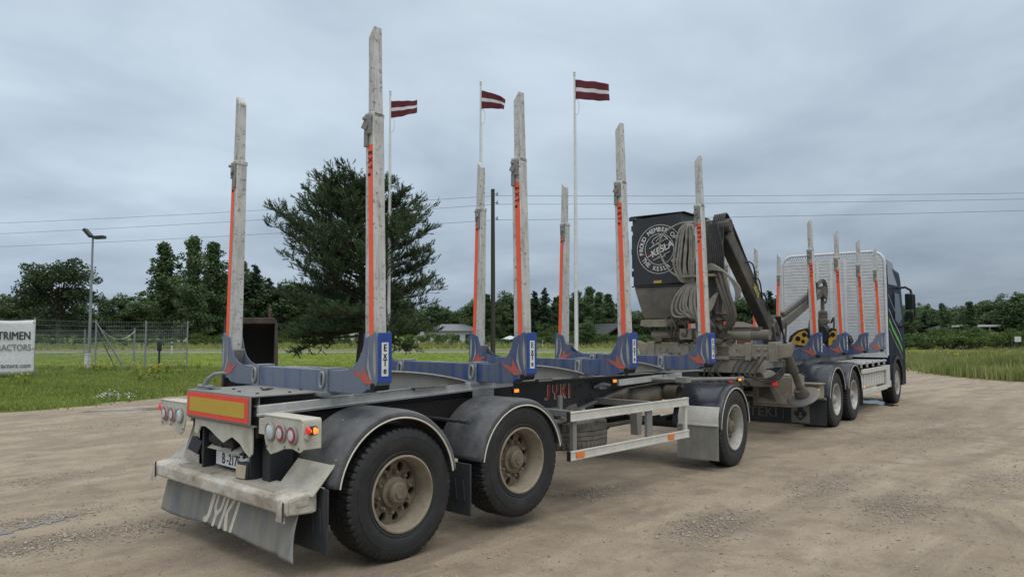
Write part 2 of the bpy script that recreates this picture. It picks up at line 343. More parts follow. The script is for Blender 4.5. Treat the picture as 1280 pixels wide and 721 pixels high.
yflower = M('yellow_petals', (.62, .50, .02), .6); wflower = M('white_petals', (.6, .62, .6), .6)
bark = M('grey_bark', (.07, .06, .05), .9, bump=.5, streak=True); bark_p = M('pine_bark', (.06, .045, .038), .9, 0, dirt=.4, dcol=(.10, .07, .05), bump=.6, streak=True)
bark_b = M('birch_bark', (.30, .29, .27), .8, 0, dirt=.4, dcol=(.05, .045, .04), dscale=6)
cabblue.node_tree.nodes['Principled BSDF'].inputs['Specular IOR Level'].default_value = .10
greydust = M('dusty_grey_boom', (.10, .097, .088), .6, 0, dirt=.5, dcol=(.19, .165, .125), dscale=3, bump=.3, spots=.3, spcol=(.03, .028, .024))
faded_txt = M('faded_cream_print', (.24, .23, .19), .7, dirt=.5, dcol=(.15, .145, .13), dscale=6)
mud_light = M('lit_dusty_machine_paint', (.20, .18, .145), .7, 0, dirt=.6, dcol=(.34, .295, .22), dscale=3.6, bump=.4, spots=.4, spcol=(.09, .075, .058))  # dusty khaki, made paler: light on these crane parts is put into colour
# ------------------------------------------------------------------ ground
def ground_mat(name, patches=()):
    m = bpy.data.materials.new(name); m.use_nodes = True; nt = m.node_tree; n = nt.nodes; l = nt.links; p = n['Principled BSDF']
    t = n.new('ShaderNodeTexCoord')
    def noise(sc, det=6, ro=.6, vec=None, dist=0):
        a = n.new('ShaderNodeTexNoise'); a.inputs['Scale'].default_value = sc; a.inputs['Detail'].default_value = det; a.inputs['Roughness'].default_value = ro; a.inputs['Distortion'].default_value = dist
        l.new(vec or t.outputs['Object'], a.inputs[0]); return a.outputs[0]
    def rng(v, a, b, c=0, d=1):
        r = n.new('ShaderNodeMapRange'); r.inputs[1].default_value = a; r.inputs[2].default_value = b; r.inputs[3].default_value = c; r.inputs[4].default_value = d; l.new(v, r.inputs[0]); return r.outputs[0]
    def mix(f, a, b, mode='MIX'):
        x = n.new('ShaderNodeMixRGB'); x.blend_type = mode
        if isinstance(f, (int, float)): x.inputs[0].default_value = f
        else: l.new(f, x.inputs[0])
        for i, v in ((1, a), (2, b)):
            if isinstance(v, tuple): x.inputs[i].default_value = (*v, 1)
            else: l.new(v, x.inputs[i])
        return x.outputs[0]
    def math_(op, a, b):
        x = n.new('ShaderNodeMath'); x.operation = op
        for i, v in enumerate((a, b)):
            if isinstance(v, (int, float)): x.inputs[i].default_value = v
            else: l.new(v, x.inputs[i])
        return x.outputs[0]
    mp = n.new('ShaderNodeMapping'); mp.inputs['Scale'].default_value = (.13, .85, 1); mp.inputs['Rotation'].default_value = (0, 0, -.16); l.new(t.outputs['Object'], mp.inputs[0])
    tracks = noise(1.2, 7, .62, mp.outputs[0], 1.4)
    big = noise(.35, 6, .62); mid = noise(2.2, 8, .68); fine = noise(55, 5, .75); sp = noise(150, 3, .7)
    c = mix(rng(big, .35, .65), (.265, .212, .150), (.335, .270, .192))
    c = mix(rng(tracks, .42, .62), c, (.40, .33, .24))
    c = mix(rng(mid, .48, .70, 0, .8), c, (.195, .152, .112))
    c = mix(rng(noise(.9, 7, .7, None, 1.2), .50, .66, 0, .55), c, (.17, .132, .098))
    c = mix(rng(fine, .50, .70, 0, .6), c, (.14, .108, .078))
    c = mix(rng(sp, .60, .70, 0, .45), c, (.52, .44, .34))
    ring = None                      # wheel ruts pressed into the dirt by turning trucks
    for (x0, y0, R0, wd) in ((20, -30, 26.0, .17), (20, -30, 27.9, .17), (4, -21, 18.2, .15), (4, -21, 20.1, .15), (40, 24, 30.0, .2), (40, 24, 32.0, .2), (-14, 26, 23.5, .17), (-14, 26, 25.4, .17)):
        mm = n.new('ShaderNodeMapping'); mm.inputs['Location'].default_value = (-x0, -y0, 0); mm.inputs['Scale'].default_value = (1, 1, 0); l.new(t.outputs['Object'], mm.inputs[0])
        ln = n.new('ShaderNodeVectorMath'); ln.operation = 'LENGTH'; l.new(mm.outputs[0], ln.inputs[0])
        wob = math_('MULTIPLY', math_('SUBTRACT', mid, .5), .35); d_ = math_('ABSOLUTE', math_('SUBTRACT', math_('ADD', ln.outputs['Value'], wob), R0), 0)
        k = rng(d_, wd * .7, wd * 1.5, 1, 0); ring = k if ring is None else math_('MAXIMUM', ring, k)
    ring = math_('MULTIPLY', ring, rng(big, .40, .56))
    c = mix(math_('MULTIPLY', ring, .45), c, (.20, .158, .115))
    vo = n.new('ShaderNodeTexVoronoi'); vo.inputs['Scale'].default_value = 42; l.new(t.outputs['Object'], vo.inputs[0])
    gm = None
    for (x0, y0, rx, ry, st) in patches:
        mm = n.new('ShaderNodeMapping'); mm.inputs['Location'].default_value = (-x0 / rx, -y0 / ry, 0); mm.inputs['Scale'].default_value = (1 / rx, 1 / ry, 0); l.new(t.outputs['Object'], mm.inputs[0])
        ln = n.new('ShaderNodeVectorMath'); ln.operation = 'LENGTH'; l.new(mm.outputs[0], ln.inputs[0])
        dd = math_('ADD', ln.outputs['Value'], math_('MULTIPLY', mid, 1.6))
        k = rng(dd, 1.1, 2.1, st * .75, 0)
        gm = k if gm is None else math_('MAXIMUM', gm, k)
    if gm is not None:
        peb = mix(rng(vo.outputs['Distance'], .1, .55), (.30, .25, .195), (.12, .094, .072))
        c = mix(gm, c, peb)
    l.new(c, p.inputs['Base Color']); p.inputs['Roughness'].default_value = .85
    h = math_('ADD', math_('ADD', math_('MULTIPLY', ring, -.9), math_('MULTIPLY', fine, .5)), math_('ADD', math_('MULTIPLY', mid, 1.6), math_('ADD', math_('MULTIPLY', tracks, 1.8), math_('MULTIPLY', vo.outputs['Distance'], -.25))))
    b = n.new('ShaderNodeBump'); b.inputs['Strength'].default_value = .75; b.inputs['Distance'].default_value = .03; l.new(h, b.inputs['Height']); l.new(b.outputs[0], p.inputs['Normal'])
    return m
def field_mat(name, a, b, c3):
    m = bpy.data.materials.new(name); m.use_nodes = True; nt = m.node_tree; n = nt.nodes; l = nt.links; p = n['Principled BSDF']
    t = n.new('ShaderNodeTexCoord'); last = None
    def noise(sc, ro=.6):
        x = n.new('ShaderNodeTexNoise'); x.inputs['Scale'].default_value = sc; x.inputs['Detail'].default_value = 8; x.inputs['Roughness'].default_value = ro; l.new(t.outputs['Object'], x.inputs[0]); return x.outputs[0]
    def mix(f, lo, hi, A, B):
        r = n.new('ShaderNodeMapRange'); r.inputs[1].default_value = lo; r.inputs[2].default_value = hi; l.new(f, r.inputs[0])
        x = n.new('ShaderNodeMixRGB'); l.new(r.outputs[0], x.inputs[0])
        for i, v in ((1, A), (2, B)):
            if isinstance(v, tuple): x.inputs[i].default_value = (*v, 1)
            else: l.new(v, x.inputs[i])
        return x.outputs[0]
    q = mix(noise(.12), .35, .65, a, b); q = mix(noise(1.6, .7), .5, .75, q, c3); q = mix(noise(9, .7), .55, .8, q, tuple(v * .5 for v in c3))
    l.new(q, p.inputs['Base Color']); p.inputs['Roughness'].default_value = .9; p.inputs['Specular IOR Level'].default_value = .1
    bm_ = n.new('ShaderNodeBump'); bm_.inputs['Strength'].default_value = .8; bm_.inputs['Distance'].default_value = .1; l.new(noise(14, .8), bm_.inputs['Height']); l.new(bm_.outputs[0], p.inputs['Normal'])
    return m
fieldm = field_mat('mown_grass', (.15, .205, .035), (.21, .26, .05), (.11, .145, .032))
vergem = field_mat('verge_ground', (.10, .135, .03), (.14, .17, .045), (.115, .10, .05))
meadowm = field_mat('meadow_ground', (.16, .19, .06), (.21, .22, .075), (.12, .145, .05))

def flat(name, poly, z, mat, kind='structure'):
    mb = MB(); mb.add([(x, y, z) for x, y in poly], [tuple(range(len(poly)))])
    o = mb.build(name, mat, smooth=False); return tag(o, kind=kind)
flat('ground', [(-2500, -2500), (3500, -2500), (3500, 3500), (-2500, 3500)], 0, fieldm)

def G(px, py):                                       # ground point under a picture position
    D = CAM.z * FPX / (py - 417); return depth_pt(px, D)
patches = [(*G(885, 652), .75, .32, .85), (*G(1115, 632), .9, .5, .6), (*G(1030, 603), 1.2, .35, .5), (*G(1150, 545), 2.4, .8, .45), (*G(1240, 600), 1.4, .4, .3),
           (*G(70, 672), .6, .32, .6), (*G(180, 655), .5, .3, .35), (*G(60, 645), .6, .25, .5), (*G(740, 612), .5, .3, .5), (*G(1180, 520), 3.0, 1.0, .4), (*G(130, 530), 1.5, .7, .3), (*G(20, 600), .9, .35, .3)]
gravelm = ground_mat('dusty_gravel', patches)
edge = [(-60, 6), (-30, 10), (-12, 12.3), (-5, 13.2), (.63, 13.97), (1.64, 14.17), (2.9, 14.86), (4.27, 15.4), (5.78, 16.1), (10, 17.6), (16, 17.2), (22, 14.5), (28, 12.5), (36, 11), (60, 9), (120, 6), (118, 1.5), (60, 5.5), (45, 6.6), (39.5, 6.3), (36.6, 5.1), (33.3, 3.2), (30.8, 1.4), (28.4, -1.1), (26.8, -4), (26, -9), (25, -60), (-60, -60)]
pe = []
for i, a in enumerate(edge):
    b = edge[(i + 1) % len(edge)]; ln = math.dist(a, b); k = max(1, int(min(ln, 40) / .35)) if ln < 30 else 1
    for j in range(k):
        t = j / k; jj = .16 if k > 1 else 0
        pe.append((a[0] + (b[0] - a[0]) * t + random.gauss(0, jj) * .5, a[1] + (b[1] - a[1]) * t + random.gauss(0, jj)))
flat('gravel_lot', pe, .004, gravelm)
# verge strips (darker, weedy) just outside the gravel
def offs(pts, d): return [(x + d[0], y + d[1]) for x, y in pts]
flat('grass_verge', [(-60, 5.5), (-12, 11.7), (.6, 13.2), (3, 14), (5.8, 15), (10, 16.8), (18, 16.2), (24, 13), (30, 19), (22, 26), (14, 33), (6.5, 36.5), (-6, 40), (-60, 40)], .002, vergem)
flat('right_verge', [(25.2, -60), (25.8, -9), (26.5, -4), (28.2, -1.4), (30.5, 1.1), (33, 2.9), (36.4, 4.7), (39.5, 5.8), (45, 6.1), (60, 5), (64, 4.6), (62, -60)], .002, vergem)
# road across the background
asphalt = M('grey_asphalt', (.19, .195, .20), .8, var=.1, vscale=.8, bump=.2)
roadc = [G(-500, 437.5), G(0, 439.2), G(300, 439.6), G(640, 440), G(960, 441.8), G(1280, 445), G(1700, 452)]
def road_poly(c, wd):
    a = []; b = []
    for i, p in enumerate(c):
        q = Vector(c[min(i + 1, len(c) - 1)]) - Vector(c[max(i - 1, 0)]); q.normalize(); nrm = Vector((-q.y, q.x))
        a.append((p[0] + nrm.x * wd, p[1] + nrm.y * wd)); b.append((p[0] - nrm.x * wd, p[1] - nrm.y * wd))
    return a, b
ra, rb = road_poly(roadc, 3.0); flat('road', ra + rb[::-1], .012, asphalt)
# rough meadow beyond the road
fa, fb = road_poly(roadc, 3.6); far = [depth_pt(px, 260) for px in (1900, 1280, 640, 0, -600)]
side = fa if (Vector(fa[3]) - Vector((CAM.x, CAM.y))).length > (Vector(fb[3]) - Vector((CAM.x, CAM.y))).length else fb
flat('meadow', list(side) + far, .006, meadowm)
# puddles
pud = bpy.data.materials.new('puddle_water'); pud.use_nodes = True; pb = pud.node_tree.nodes['Principled BSDF']
pb.inputs['Base Color'].default_value = (.10, .085, .07, 1); pb.inputs['Roughness'].default_value = .10; pb.inputs['Coat Weight'].default_value = 0; pb.inputs['Coat Roughness'].default_value = .02
for (x, y, rx, ry, an) in [(*G(1092, 503.5), .8, .28, .7), (*G(66, 648), .24, .06, .4), (*G(95, 641), .10, .03, .2), (*G(12, 662), .12, .05, .5), (*G(165, 511), 1.0, .14, -.5), (*G(200, 508), .5, .08, -.5)]:
    pl = []
    for i in range(40):
        a = i * math.pi / 20; r = 1 + .25 * math.sin(3 * a + x) + .2 * math.sin(5 * a + y) + .12 * math.sin(11 * a + x * 3) + random.gauss(0, .09)
        u, v = rx * r * math.cos(a), ry * r * math.sin(a); pl.append((x + u * math.cos(an) - v * math.sin(an), y + u * math.sin(an) + v * math.cos(an)))
    flat('puddle', pl, .009, pud)

# loose stones
def inside(x, y):
    res = False; j = len(edge) - 1
    for i in range(len(edge)):
        if (edge[i][1] > y) != (edge[j][1] > y) and x < (edge[j][0] - edge[i][0]) * (y - edge[i][1]) / (edge[j][1] - edge[i][1]) + edge[i][0]: res = not res
        j = i
    return res
stone_m = M('loose_stones', (.34, .29, .235), .85, var=.6, vscale=23)
def stones(pts, sizes):
    base = np.array([(1, 0, 0), (-1, 0, 0), (0, 1, 0), (0, -1, 0), (0, 0, .7), (0, 0, -.4)], float)
    f = np.array([(0, 2, 4), (2, 1, 4), (1, 3, 4), (3, 0, 4), (2, 0, 5), (1, 2, 5), (3, 1, 5), (0, 3, 5)])
    n = len(pts); j = base[None] * (1 + RNG.normal(0, .25, (n, 6, 3))); a = RNG.uniform(0, 6.28, n)
    c, s_ = np.cos(a), np.sin(a); x = j[..., 0] * c[:, None] - j[..., 1] * s_[:, None]; y = j[..., 0] * s_[:, None] + j[..., 1] * c[:, None]
    v = np.stack([x, y, j[..., 2]], -1) * sizes[:, None, None] + pts[:, None, :]
    return v.reshape(-1, 3), (f[None] + 6 * np.arange(n)[:, None, None]).reshape(-1, 3)
def np_mesh(name, v, f, mats, midx=None, parent=None, loc=None):
    me = bpy.data.meshes.new(name); v = np.asarray(v, np.float32); f = np.asarray(f, np.int32); k = f.shape[1]
    me.vertices.add(len(v)); me.vertices.foreach_set('co', v.ravel()); me.loops.add(f.size); me.loops.foreach_set('vertex_index', f.ravel())
    me.polygons.add(len(f)); me.polygons.foreach_set('loop_start', np.arange(0, f.size, k, dtype=np.int32)); me.polygons.foreach_set('loop_total', np.full(len(f), k, np.int32))
    for m_ in mats: me.materials.append(m_)
    if midx is not None: me.polygons.foreach_set('material_index', midx)
    me.update(calc_edges=True)
    o = bpy.data.objects.new(name, me); COL.objects.link(o)
    if parent: o.parent = parent
    if loc is not None: o.location = loc
    return o
P_, S_ = [], []
for _ in range(14000):
    D = 3.2 + 22 * random.random() ** 1.7; px = random.uniform(-60, 1340); x, y = depth_pt(px, D)
    if inside(x, y): P_.append((x, y, .006)); S_.append(abs(random.gauss(0, .005)) + .003)
for (x0, y0, rx, ry, st) in patches:
    for _ in range(int(900 * st)):
        x = x0 + random.gauss(0, rx * .5); y = y0 + random.gauss(0, ry * .5)
        if inside(x, y): P_.append((x, y, .007)); S_.append(abs(random.gauss(0, .007)) + .0035)
v, f = stones(np.array(P_), np.array(S_)); tag(np_mesh('gravel_stones', v, f, [stone_m]), 'small loose stones scattered on the dusty gravel', 'gravel', kind='stuff')

# ------------------------------------------------------------------ grass and weeds
def blades(pts, h, wd, lean=.35):
    n = len(pts); a = RNG.uniform(0, 6.28, n); hh = h * RNG.uniform(.45, 1.25, n); ww = wd * RNG.uniform(.6, 1.3, n)
    la = RNG.uniform(0, 6.28, n); ll = np.abs(RNG.normal(0, lean, n)) * hh
    d = np.stack([np.cos(a), np.sin(a), np.zeros(n)], 1) * ww[:, None]
    tip = pts + np.stack([np.cos(la) * ll, np.sin(la) * ll, hh], 1); mid = pts + np.stack([np.cos(la) * ll * .3, np.sin(la) * ll * .3, hh * .55], 1)
    v = np.stack([pts - d, pts + d, mid + d * .7, mid - d * .7, tip - d * .1, tip + d * .1], 1)
    f = np.array([(0, 1, 2, 3), (3, 2, 5, 4)])
    return v.reshape(-1, 3), (f[None] + 6 * np.arange(n)[:, None, None]).reshape(-1, 4)
def scatter(n, px0, px1, D0, D1, ok, clump=0, pw=1.0):
    r = []
    while len(r) < n:
        px = random.uniform(px0, px1); D = D0 + (D1 - D0) * random.random() ** pw; x, y = depth_pt(px, D)
        for _ in range(1 if not clump else random.randint(2, clump)):
            xx, yy = (x, y) if not clump else (x + random.gauss(0, .09), y + random.gauss(0, .09))
            if ok(xx, yy): r.append((xx, yy, 0))
    return np.array(r[:n])
notlot = lambda x, y: not inside(x + random.gauss(0, .28), y + random.gauss(0, .28))
def grass(name, label, pts, h, wd, mat, lean=.35):
    v, f = blades(pts, h, wd, lean); return tag(np_mesh(name, v, f, [mat]), label, 'grass', kind='stuff')
def hn(pts, sc=.5):      # lumpy height factor
    x, y = pts[:, 0], pts[:, 1]; return .65 + .35 * (np.sin(x * sc * 2.1 + 1.3 * np.sin(y * sc)) * np.cos(y * sc * 1.7 + np.sin(x * sc * 1.3))) + .0
p = scatter(60000, -80, 420, 17.5, 41, notlot, 12, 1.1); grass('verge_grass', 'short weedy green grass on the verge in front of the fence', p, .135 * hn(p), .016, blade_v, .6)
p = scatter(34000, -60, 1130, 40, 70, notlot, 6); grass('field_grass', 'bright mown grass of the open field before the road', p, .09 * hn(p), .035, blade_f, .5)
def okr(x, y): return notlot(x, y)
p = scatter(70000, 1085, 1400, 27, 58, okr, 14, .9); grass('tall_verge_grass', 'tall olive grass growing beside the gravel track on the right', p, .72 * hn(p, .35), .022, blade_t, .3)
p = scatter(32000, -100, 1400, 86, 140, lambda x, y: True, 8); grass('meadow_grass', 'rough tall grass of the meadow beyond the road', p, .75 * hn(p, .2), .06, blade_t, .3)

# leafy masses -------------------------------------------------------------
def leafquads(c, size, flat_=.0, droop=0.0):
    n = len(c); u = RNG.normal(0, 1, (n, 3)); u /= np.linalg.norm(u, axis=1)[:, None]; w_ = RNG.normal(0, 1, (n, 3))
    v = np.cross(u, w_); v /= np.linalg.norm(v, axis=1)[:, None] + 1e-9
    s = size * RNG.uniform(.55, 1.3, n); u *= s[:, None] * .5; v *= s[:, None] * .32
    if droop: u[:, 2] -= droop * s
    q = np.stack([c - u, c - v, c + u, c + v], 1)
    return q.reshape(-1, 3), (np.arange(4)[None] + 4 * np.arange(n)[:, None])
def tubes_np(segs, n=6):
    """segs: list of (a, b, ra, rb)"""
    mb = MB()
    for a, b, ra, rb in segs: mb.tube([a, b], [ra, rb], n)
    return mb
def make_tree(kind, H, rng_seed, leaf, bk, nleaf=9000, lsize=.36):
    rs = np.random.default_rng(rng_seed); r = thing('tree', '', '', (0, 0, 0)); segs = []; cl = []
    trunk_r = .022 * H
    if kind == 'round':       # broad crown made of overlapping leaf clumps on many limbs
        top = Vector((rs.normal(0, .02 * H), rs.normal(0, .02 * H), H * .55)); segs.append((Vector((0, 0, 0)), top, trunk_r, trunk_r * .5))
        for i in range(46):
            d = rs.normal(0, 1, 3); d /= np.linalg.norm(d); q = rs.uniform(.35, 1.0) ** .7
            c0 = Vector((d[0] * q * .30 * H, d[1] * q * .30 * H, H * .56 + d[2] * q * .36 * H)); st = top * rs.uniform(.4, 1.0)
            segs.append((st, c0, trunk_r * .3, trunk_r * .06)); cl.append((c0, H * rs.uniform(.06, .125)))
            cl.append((c0 + Vector(rs.normal(0, .07 * H, 3)), H * rs.uniform(.03, .06)))
    elif kind == 'birch':     # tall, narrow, feathery
        top = Vector((rs.normal(0, .03 * H), rs.normal(0, .03 * H), H * .97)); segs.append((Vector((0, 0, 0)), top, trunk_r * .7, trunk_r * .1))
        for i in range(56):
            t = .12 + .88 * i / 55; a = rs.uniform(0, 6.28); wdt = H * .15 * min(1, .12 + (1.0 - t) * 2.2) * (.6 + .4 * min(1, t * 3)); ln = wdt * rs.uniform(.2, 1.15)
            st = top * max(.05, t - .08); e_ = top * t + Vector((math.cos(a), math.sin(a), 0)) * ln; segs.append((st, e_, trunk_r * .18, trunk_r * .05))
            cl.append((e_, H * rs.uniform(.035, .07) * min(1, .5 + (1 - t) * 2))); cl.append((top * t + Vector(rs.normal(0, .012 * H, 3)) - Vector((0, 0, .02 * H)), H * rs.uniform(.035, .055)))
    elif kind == 'spruce':
        top = Vector((0, 0, H)); segs.append((Vector((0, 0, 0)), top, trunk_r * .7, .02))
        for i in range(70):
            t = .04 + .94 * (i / 70); a = rs.uniform(0, 6.28); ln = H * .20 * (1.02 - t) * rs.uniform(.7, 1.25) + .14
            st = top * t; e_ = st + Vector((math.cos(a), math.sin(a), -.18)) * ln; segs.append((st, e_, trunk_r * .15, trunk_r * .04))
            for q in (.3, .65, 1.0): cl.append((st.lerp(e_, q), .14 + ln * .26))
    else:                      # bush
        for i in range(14):
            a = rs.uniform(0, 6.28); ln = H * rs.uniform(.2, .75); c0 = Vector((math.cos(a) * ln, math.sin(a) * ln, H * rs.uniform(.25, .8)))
            segs.append((Vector((0, 0, 0)), c0, .03, .015)); cl.append((c0, H * rs.uniform(.16, .26)))
    cs = np.array([tuple(c[0]) for c in cl]); rad = np.array([c[1] for c in cl]); wts = rad ** 1.6 / (rad ** 1.6).sum()
    idx = rs.choice(len(cl), nleaf, p=wts); d = rs.normal(0, 1, (nleaf, 3)); d /= np.linalg.norm(d, axis=1)[:, None]
    d *= rs.uniform(.25, 1.0, (nleaf, 1)) ** .6; pts = cs[idx] + d * rad[idx][:, None] * np.array([1.15, 1.15, .9]); pts[:, 2] = np.maximum(pts[:, 2], .1)
    v, f = leafquads(pts, lsize); np_mesh('crown', v, f, [leaf], parent=r)
    tubes_np(segs).build('trunk' if kind != 'bush' else 'stem', bk, r)
    return r
def place(proto_, used, px, D, scale, name, label, cat, group, rz=None, sx=1.0):
    if id(proto_) not in used: used[id(proto_)] = proto_; o = proto_
    else: o = copy_tree(proto_)
    o.name = name; x, y = depth_pt(px, D); o.location = (x, y, -.05); o.rotation_euler = (0, 0, random.uniform(0, 6.28) if rz is None else rz); o.scale = (scale * sx, scale * sx, scale)
    return tag(o, label, cat, group)
used = {}
protos = {'r': [make_tree('round', 10, 1, leaf_forest, bark), make_tree('round', 10, 2, leaf_forest, bark), make_tree('round', 10, 31, leaf_birch, bark)],
          'b': [make_tree('birch', 12, 3, leaf_birch, bark_b, 9000, .30), make_tree('birch', 12, 4, leaf_birch, bark_b, 9000, .30), make_tree('birch', 12, 5, leaf_forest, bark, 10000, .30)],
          's': [make_tree('spruce', 12, 6, leaf_dark, bark, 10000, .30), make_tree('spruce', 12, 7, leaf_dark, bark, 10000, .30)],
          'u': [make_tree('bush', 2, 8, leaf_mid, bark, 2200, .15), make_tree('bush', 2, 9, leaf_bright, bark, 2200, .15)],
          'w': [make_tree('round', 10, 12, leaf_willow, bark, 14000, .26)]}
HT = {'r': 9.3, 'b': 12, 's': 12, 'u': 2, 'w': 9.3}
kindname = {'r': ('broadleaf_tree', 'tree', 'dark green broadleaf tree'), 'b': ('birch_tree', 'tree', 'slender green birch tree'), 's': ('spruce_tree', 'tree', 'dark pointed spruce tree'), 'u': ('bush', 'bush', 'green bush'), 'w': ('willow_tree', 'tree', 'big round willow tree')}
def T(k, px, D, top, where, v=None, sx=1.0, group=None):
    if sx == 1.0: sx = {'r': 1.35, 'b': 1.35, 's': 1.3}.get(k, 1.0)
    H = height(top, D); pr = random.choice(protos[k]) if v is None else protos[k][v]; n_, c_, l_ = kindname[k]
    return place(pr, used, px, D, H / HT[k], n_, l_ + ' ' + where, c_, group, sx=sx)
# left group
T('w', 72, 120, 320, 'standing alone left of the floodlight pole', 0, 1.12)
FG = 'trees of the far wood on the left'
for px, D, top, k in [(22, 135, 368, 'r'), (-10, 140, 372, 'r'), (48, 140, 362, 'r'), (100, 150, 378, 'r'), (128, 155, 372, 'b'), (150, 150, 368, 'r'), (172, 155, 374, 'r')]:
    T(k, px, D, top, 'in the wood behind the mesh fence', group=FG)
T('b', 210, 125, 302, 'tall on the left of the birch row behind the fence', 0, 1.0)
T('b', 243, 122, 292, 'tallest of the birch row behind the fence', 1, 1.05)
T('b', 268, 128, 300, 'third of the birch row behind the fence', 2, 1.1)
for px, D, top, k in [(192, 140, 362, 'r'), (228, 142, 345, 'b'), (255, 145, 335, 'b'), (285, 135, 322, 'b'), (300, 140, 338, 'r'), (318, 138, 328, 's'), (336, 140, 345, 's'), (352, 138, 352, 'r'), (372, 135, 352, 'b'), (395, 138, 360, 'r'), (420, 140, 352, 'r'), (445, 140, 366, 'r'), (470, 140, 372, 'r'), (492, 142, 366, 'r')]:
    T(k, px, D, top, 'in the wood between the birch row and the pine', group='trees of the wood behind the pine')
# middle
for px, D, top, k in [(515, 160, 384, 'r'), (540, 165, 380, 'r'), (560, 165, 385, 'r'), (577, 160, 388, 'r')]:
    T(k, px, D, top, 'rising behind the low grey-roofed house', group='trees behind the grey-roofed house')
for px, D, top, k in [(598, 135, 374, 'r'), (612, 130, 366, 'b'), (628, 132, 370, 'b'), (640, 138, 366, 'r'), (652, 135, 378, 'b'), (668, 130, 362, 's'), (681, 128, 358, 's'), (693, 135, 370, 's'), (706, 132, 368, 'b'), (722, 128, 362, 'b'), (735, 126, 357, 'b'), (748, 130, 364, 'b'), (764, 134, 366, 'b'), (715, 150, 372, 'r'), (660, 150, 375, 'r'), (625, 150, 378, 'r'), (760, 150, 378, 'r')]:
    T(k, px, D, top, 'in the wood behind the bare utility pole', group='trees of the wood in the middle background')
for px, D, top, k in [(795, 130, 390, 'r'), (812, 126, 384, 's'), (830, 130, 388, 'r'), (850, 132, 386, 'r'), (872, 130, 384, 'r'), (895, 130, 384, 'b'), (915, 128, 378, 'r'), (935, 125, 372, 'r'), (950, 122, 366, 's'), (962, 124, 362, 's'), (975, 128, 370, 'r'), (990, 130, 366, 'r'), (1012, 128, 372, 'r'), (1034, 126, 368, 'b'), (1056, 124, 374, 'r'), (1080, 122, 370, 's'), (1104, 120, 376, 'r')]:
    T(k, px, D, top, 'in the wood seen behind the crane', group='trees of the wood behind the crane')
# right
for px, D, top, k in [(1128, 115, 385, 'r'), (1142, 118, 386, 'b'), (1156, 116, 388, 's'), (1170, 118, 392, 'r'), (1215, 112, 386, 'r'), (1232, 108, 378, 'r'), (1248, 104, 374, 'r'), (1268, 100, 372, 'r'), (1290, 98, 366, 'r'), (1315, 98, 360, 'r'), (1345, 98, 362, 'r'), (1195, 125, 398, 'r')]:
    T(k, px, D, top, 'in the wood on the far right', group='trees of the wood on the far right')
T('b', 1184, 92, 378, 'with ragged top, left of the right-hand pair', 0, 1.15)
T('b', 1213, 90, 376, 'with dense crown, right of the right-hand pair', 2, 1.25)
T('u', 688, 118, 402, 'and rounded, near the wood edge left of the white flagpole', 0)
T('r', 733, 100, 401, 'of small size standing in front of the middle wood', 2, 1.0)
def where_(px):
    for lim, s_ in ((110, 'behind the banner and floodlight pole'), (240, 'behind the mesh fence'), (340, 'behind the digger bucket'), (560, 'around the pine and the grey-roofed house'), (700, 'either side of the utility pole'), (800, 'around the white flagpole and timber shelter'), (1010, 'behind the crane'), (5000, 'beyond the right-hand road')):
        if px < lim: return s_
for px in [-30, -5, 20, 45, 66, 88, 106] + list(range(120, 520, 17)) + list(range(590, 800, 14)) + list(range(800, 1115, 18)) + list(range(1115, 1480, 16)):
    right_ = px > 1100; D = random.uniform(122, 135) if right_ else random.uniform(158, 172)
    top = (396 if px < 190 else 372 if px < 360 else 386) if px < 520 else (385 if 600 < px < 780 else 392) if px < 800 else 386
    T('r', px + random.uniform(-5, 5), D, top + random.uniform(-6, 8), 'in the low far row ' + where_(px), sx=1.7, group='low far row of trees ' + where_(px))
hb = 'bushes along the edge of the woods'
for px in list(range(-20, 560, 26)) + list(range(596, 1100, 22)) + list(range(1118, 1440, 15)):
    right_ = px > 1100; D = random.uniform(80, 92) if right_ else random.uniform(104, 122)
    T('u', px + random.uniform(-8, 8), D, random.uniform(408, 420) if right_ else random.uniform(414, 421), 'low at the wood edge ' + where_(px), sx=random.uniform(1.2, 2.2), group=hb + ' ' + where_(px))
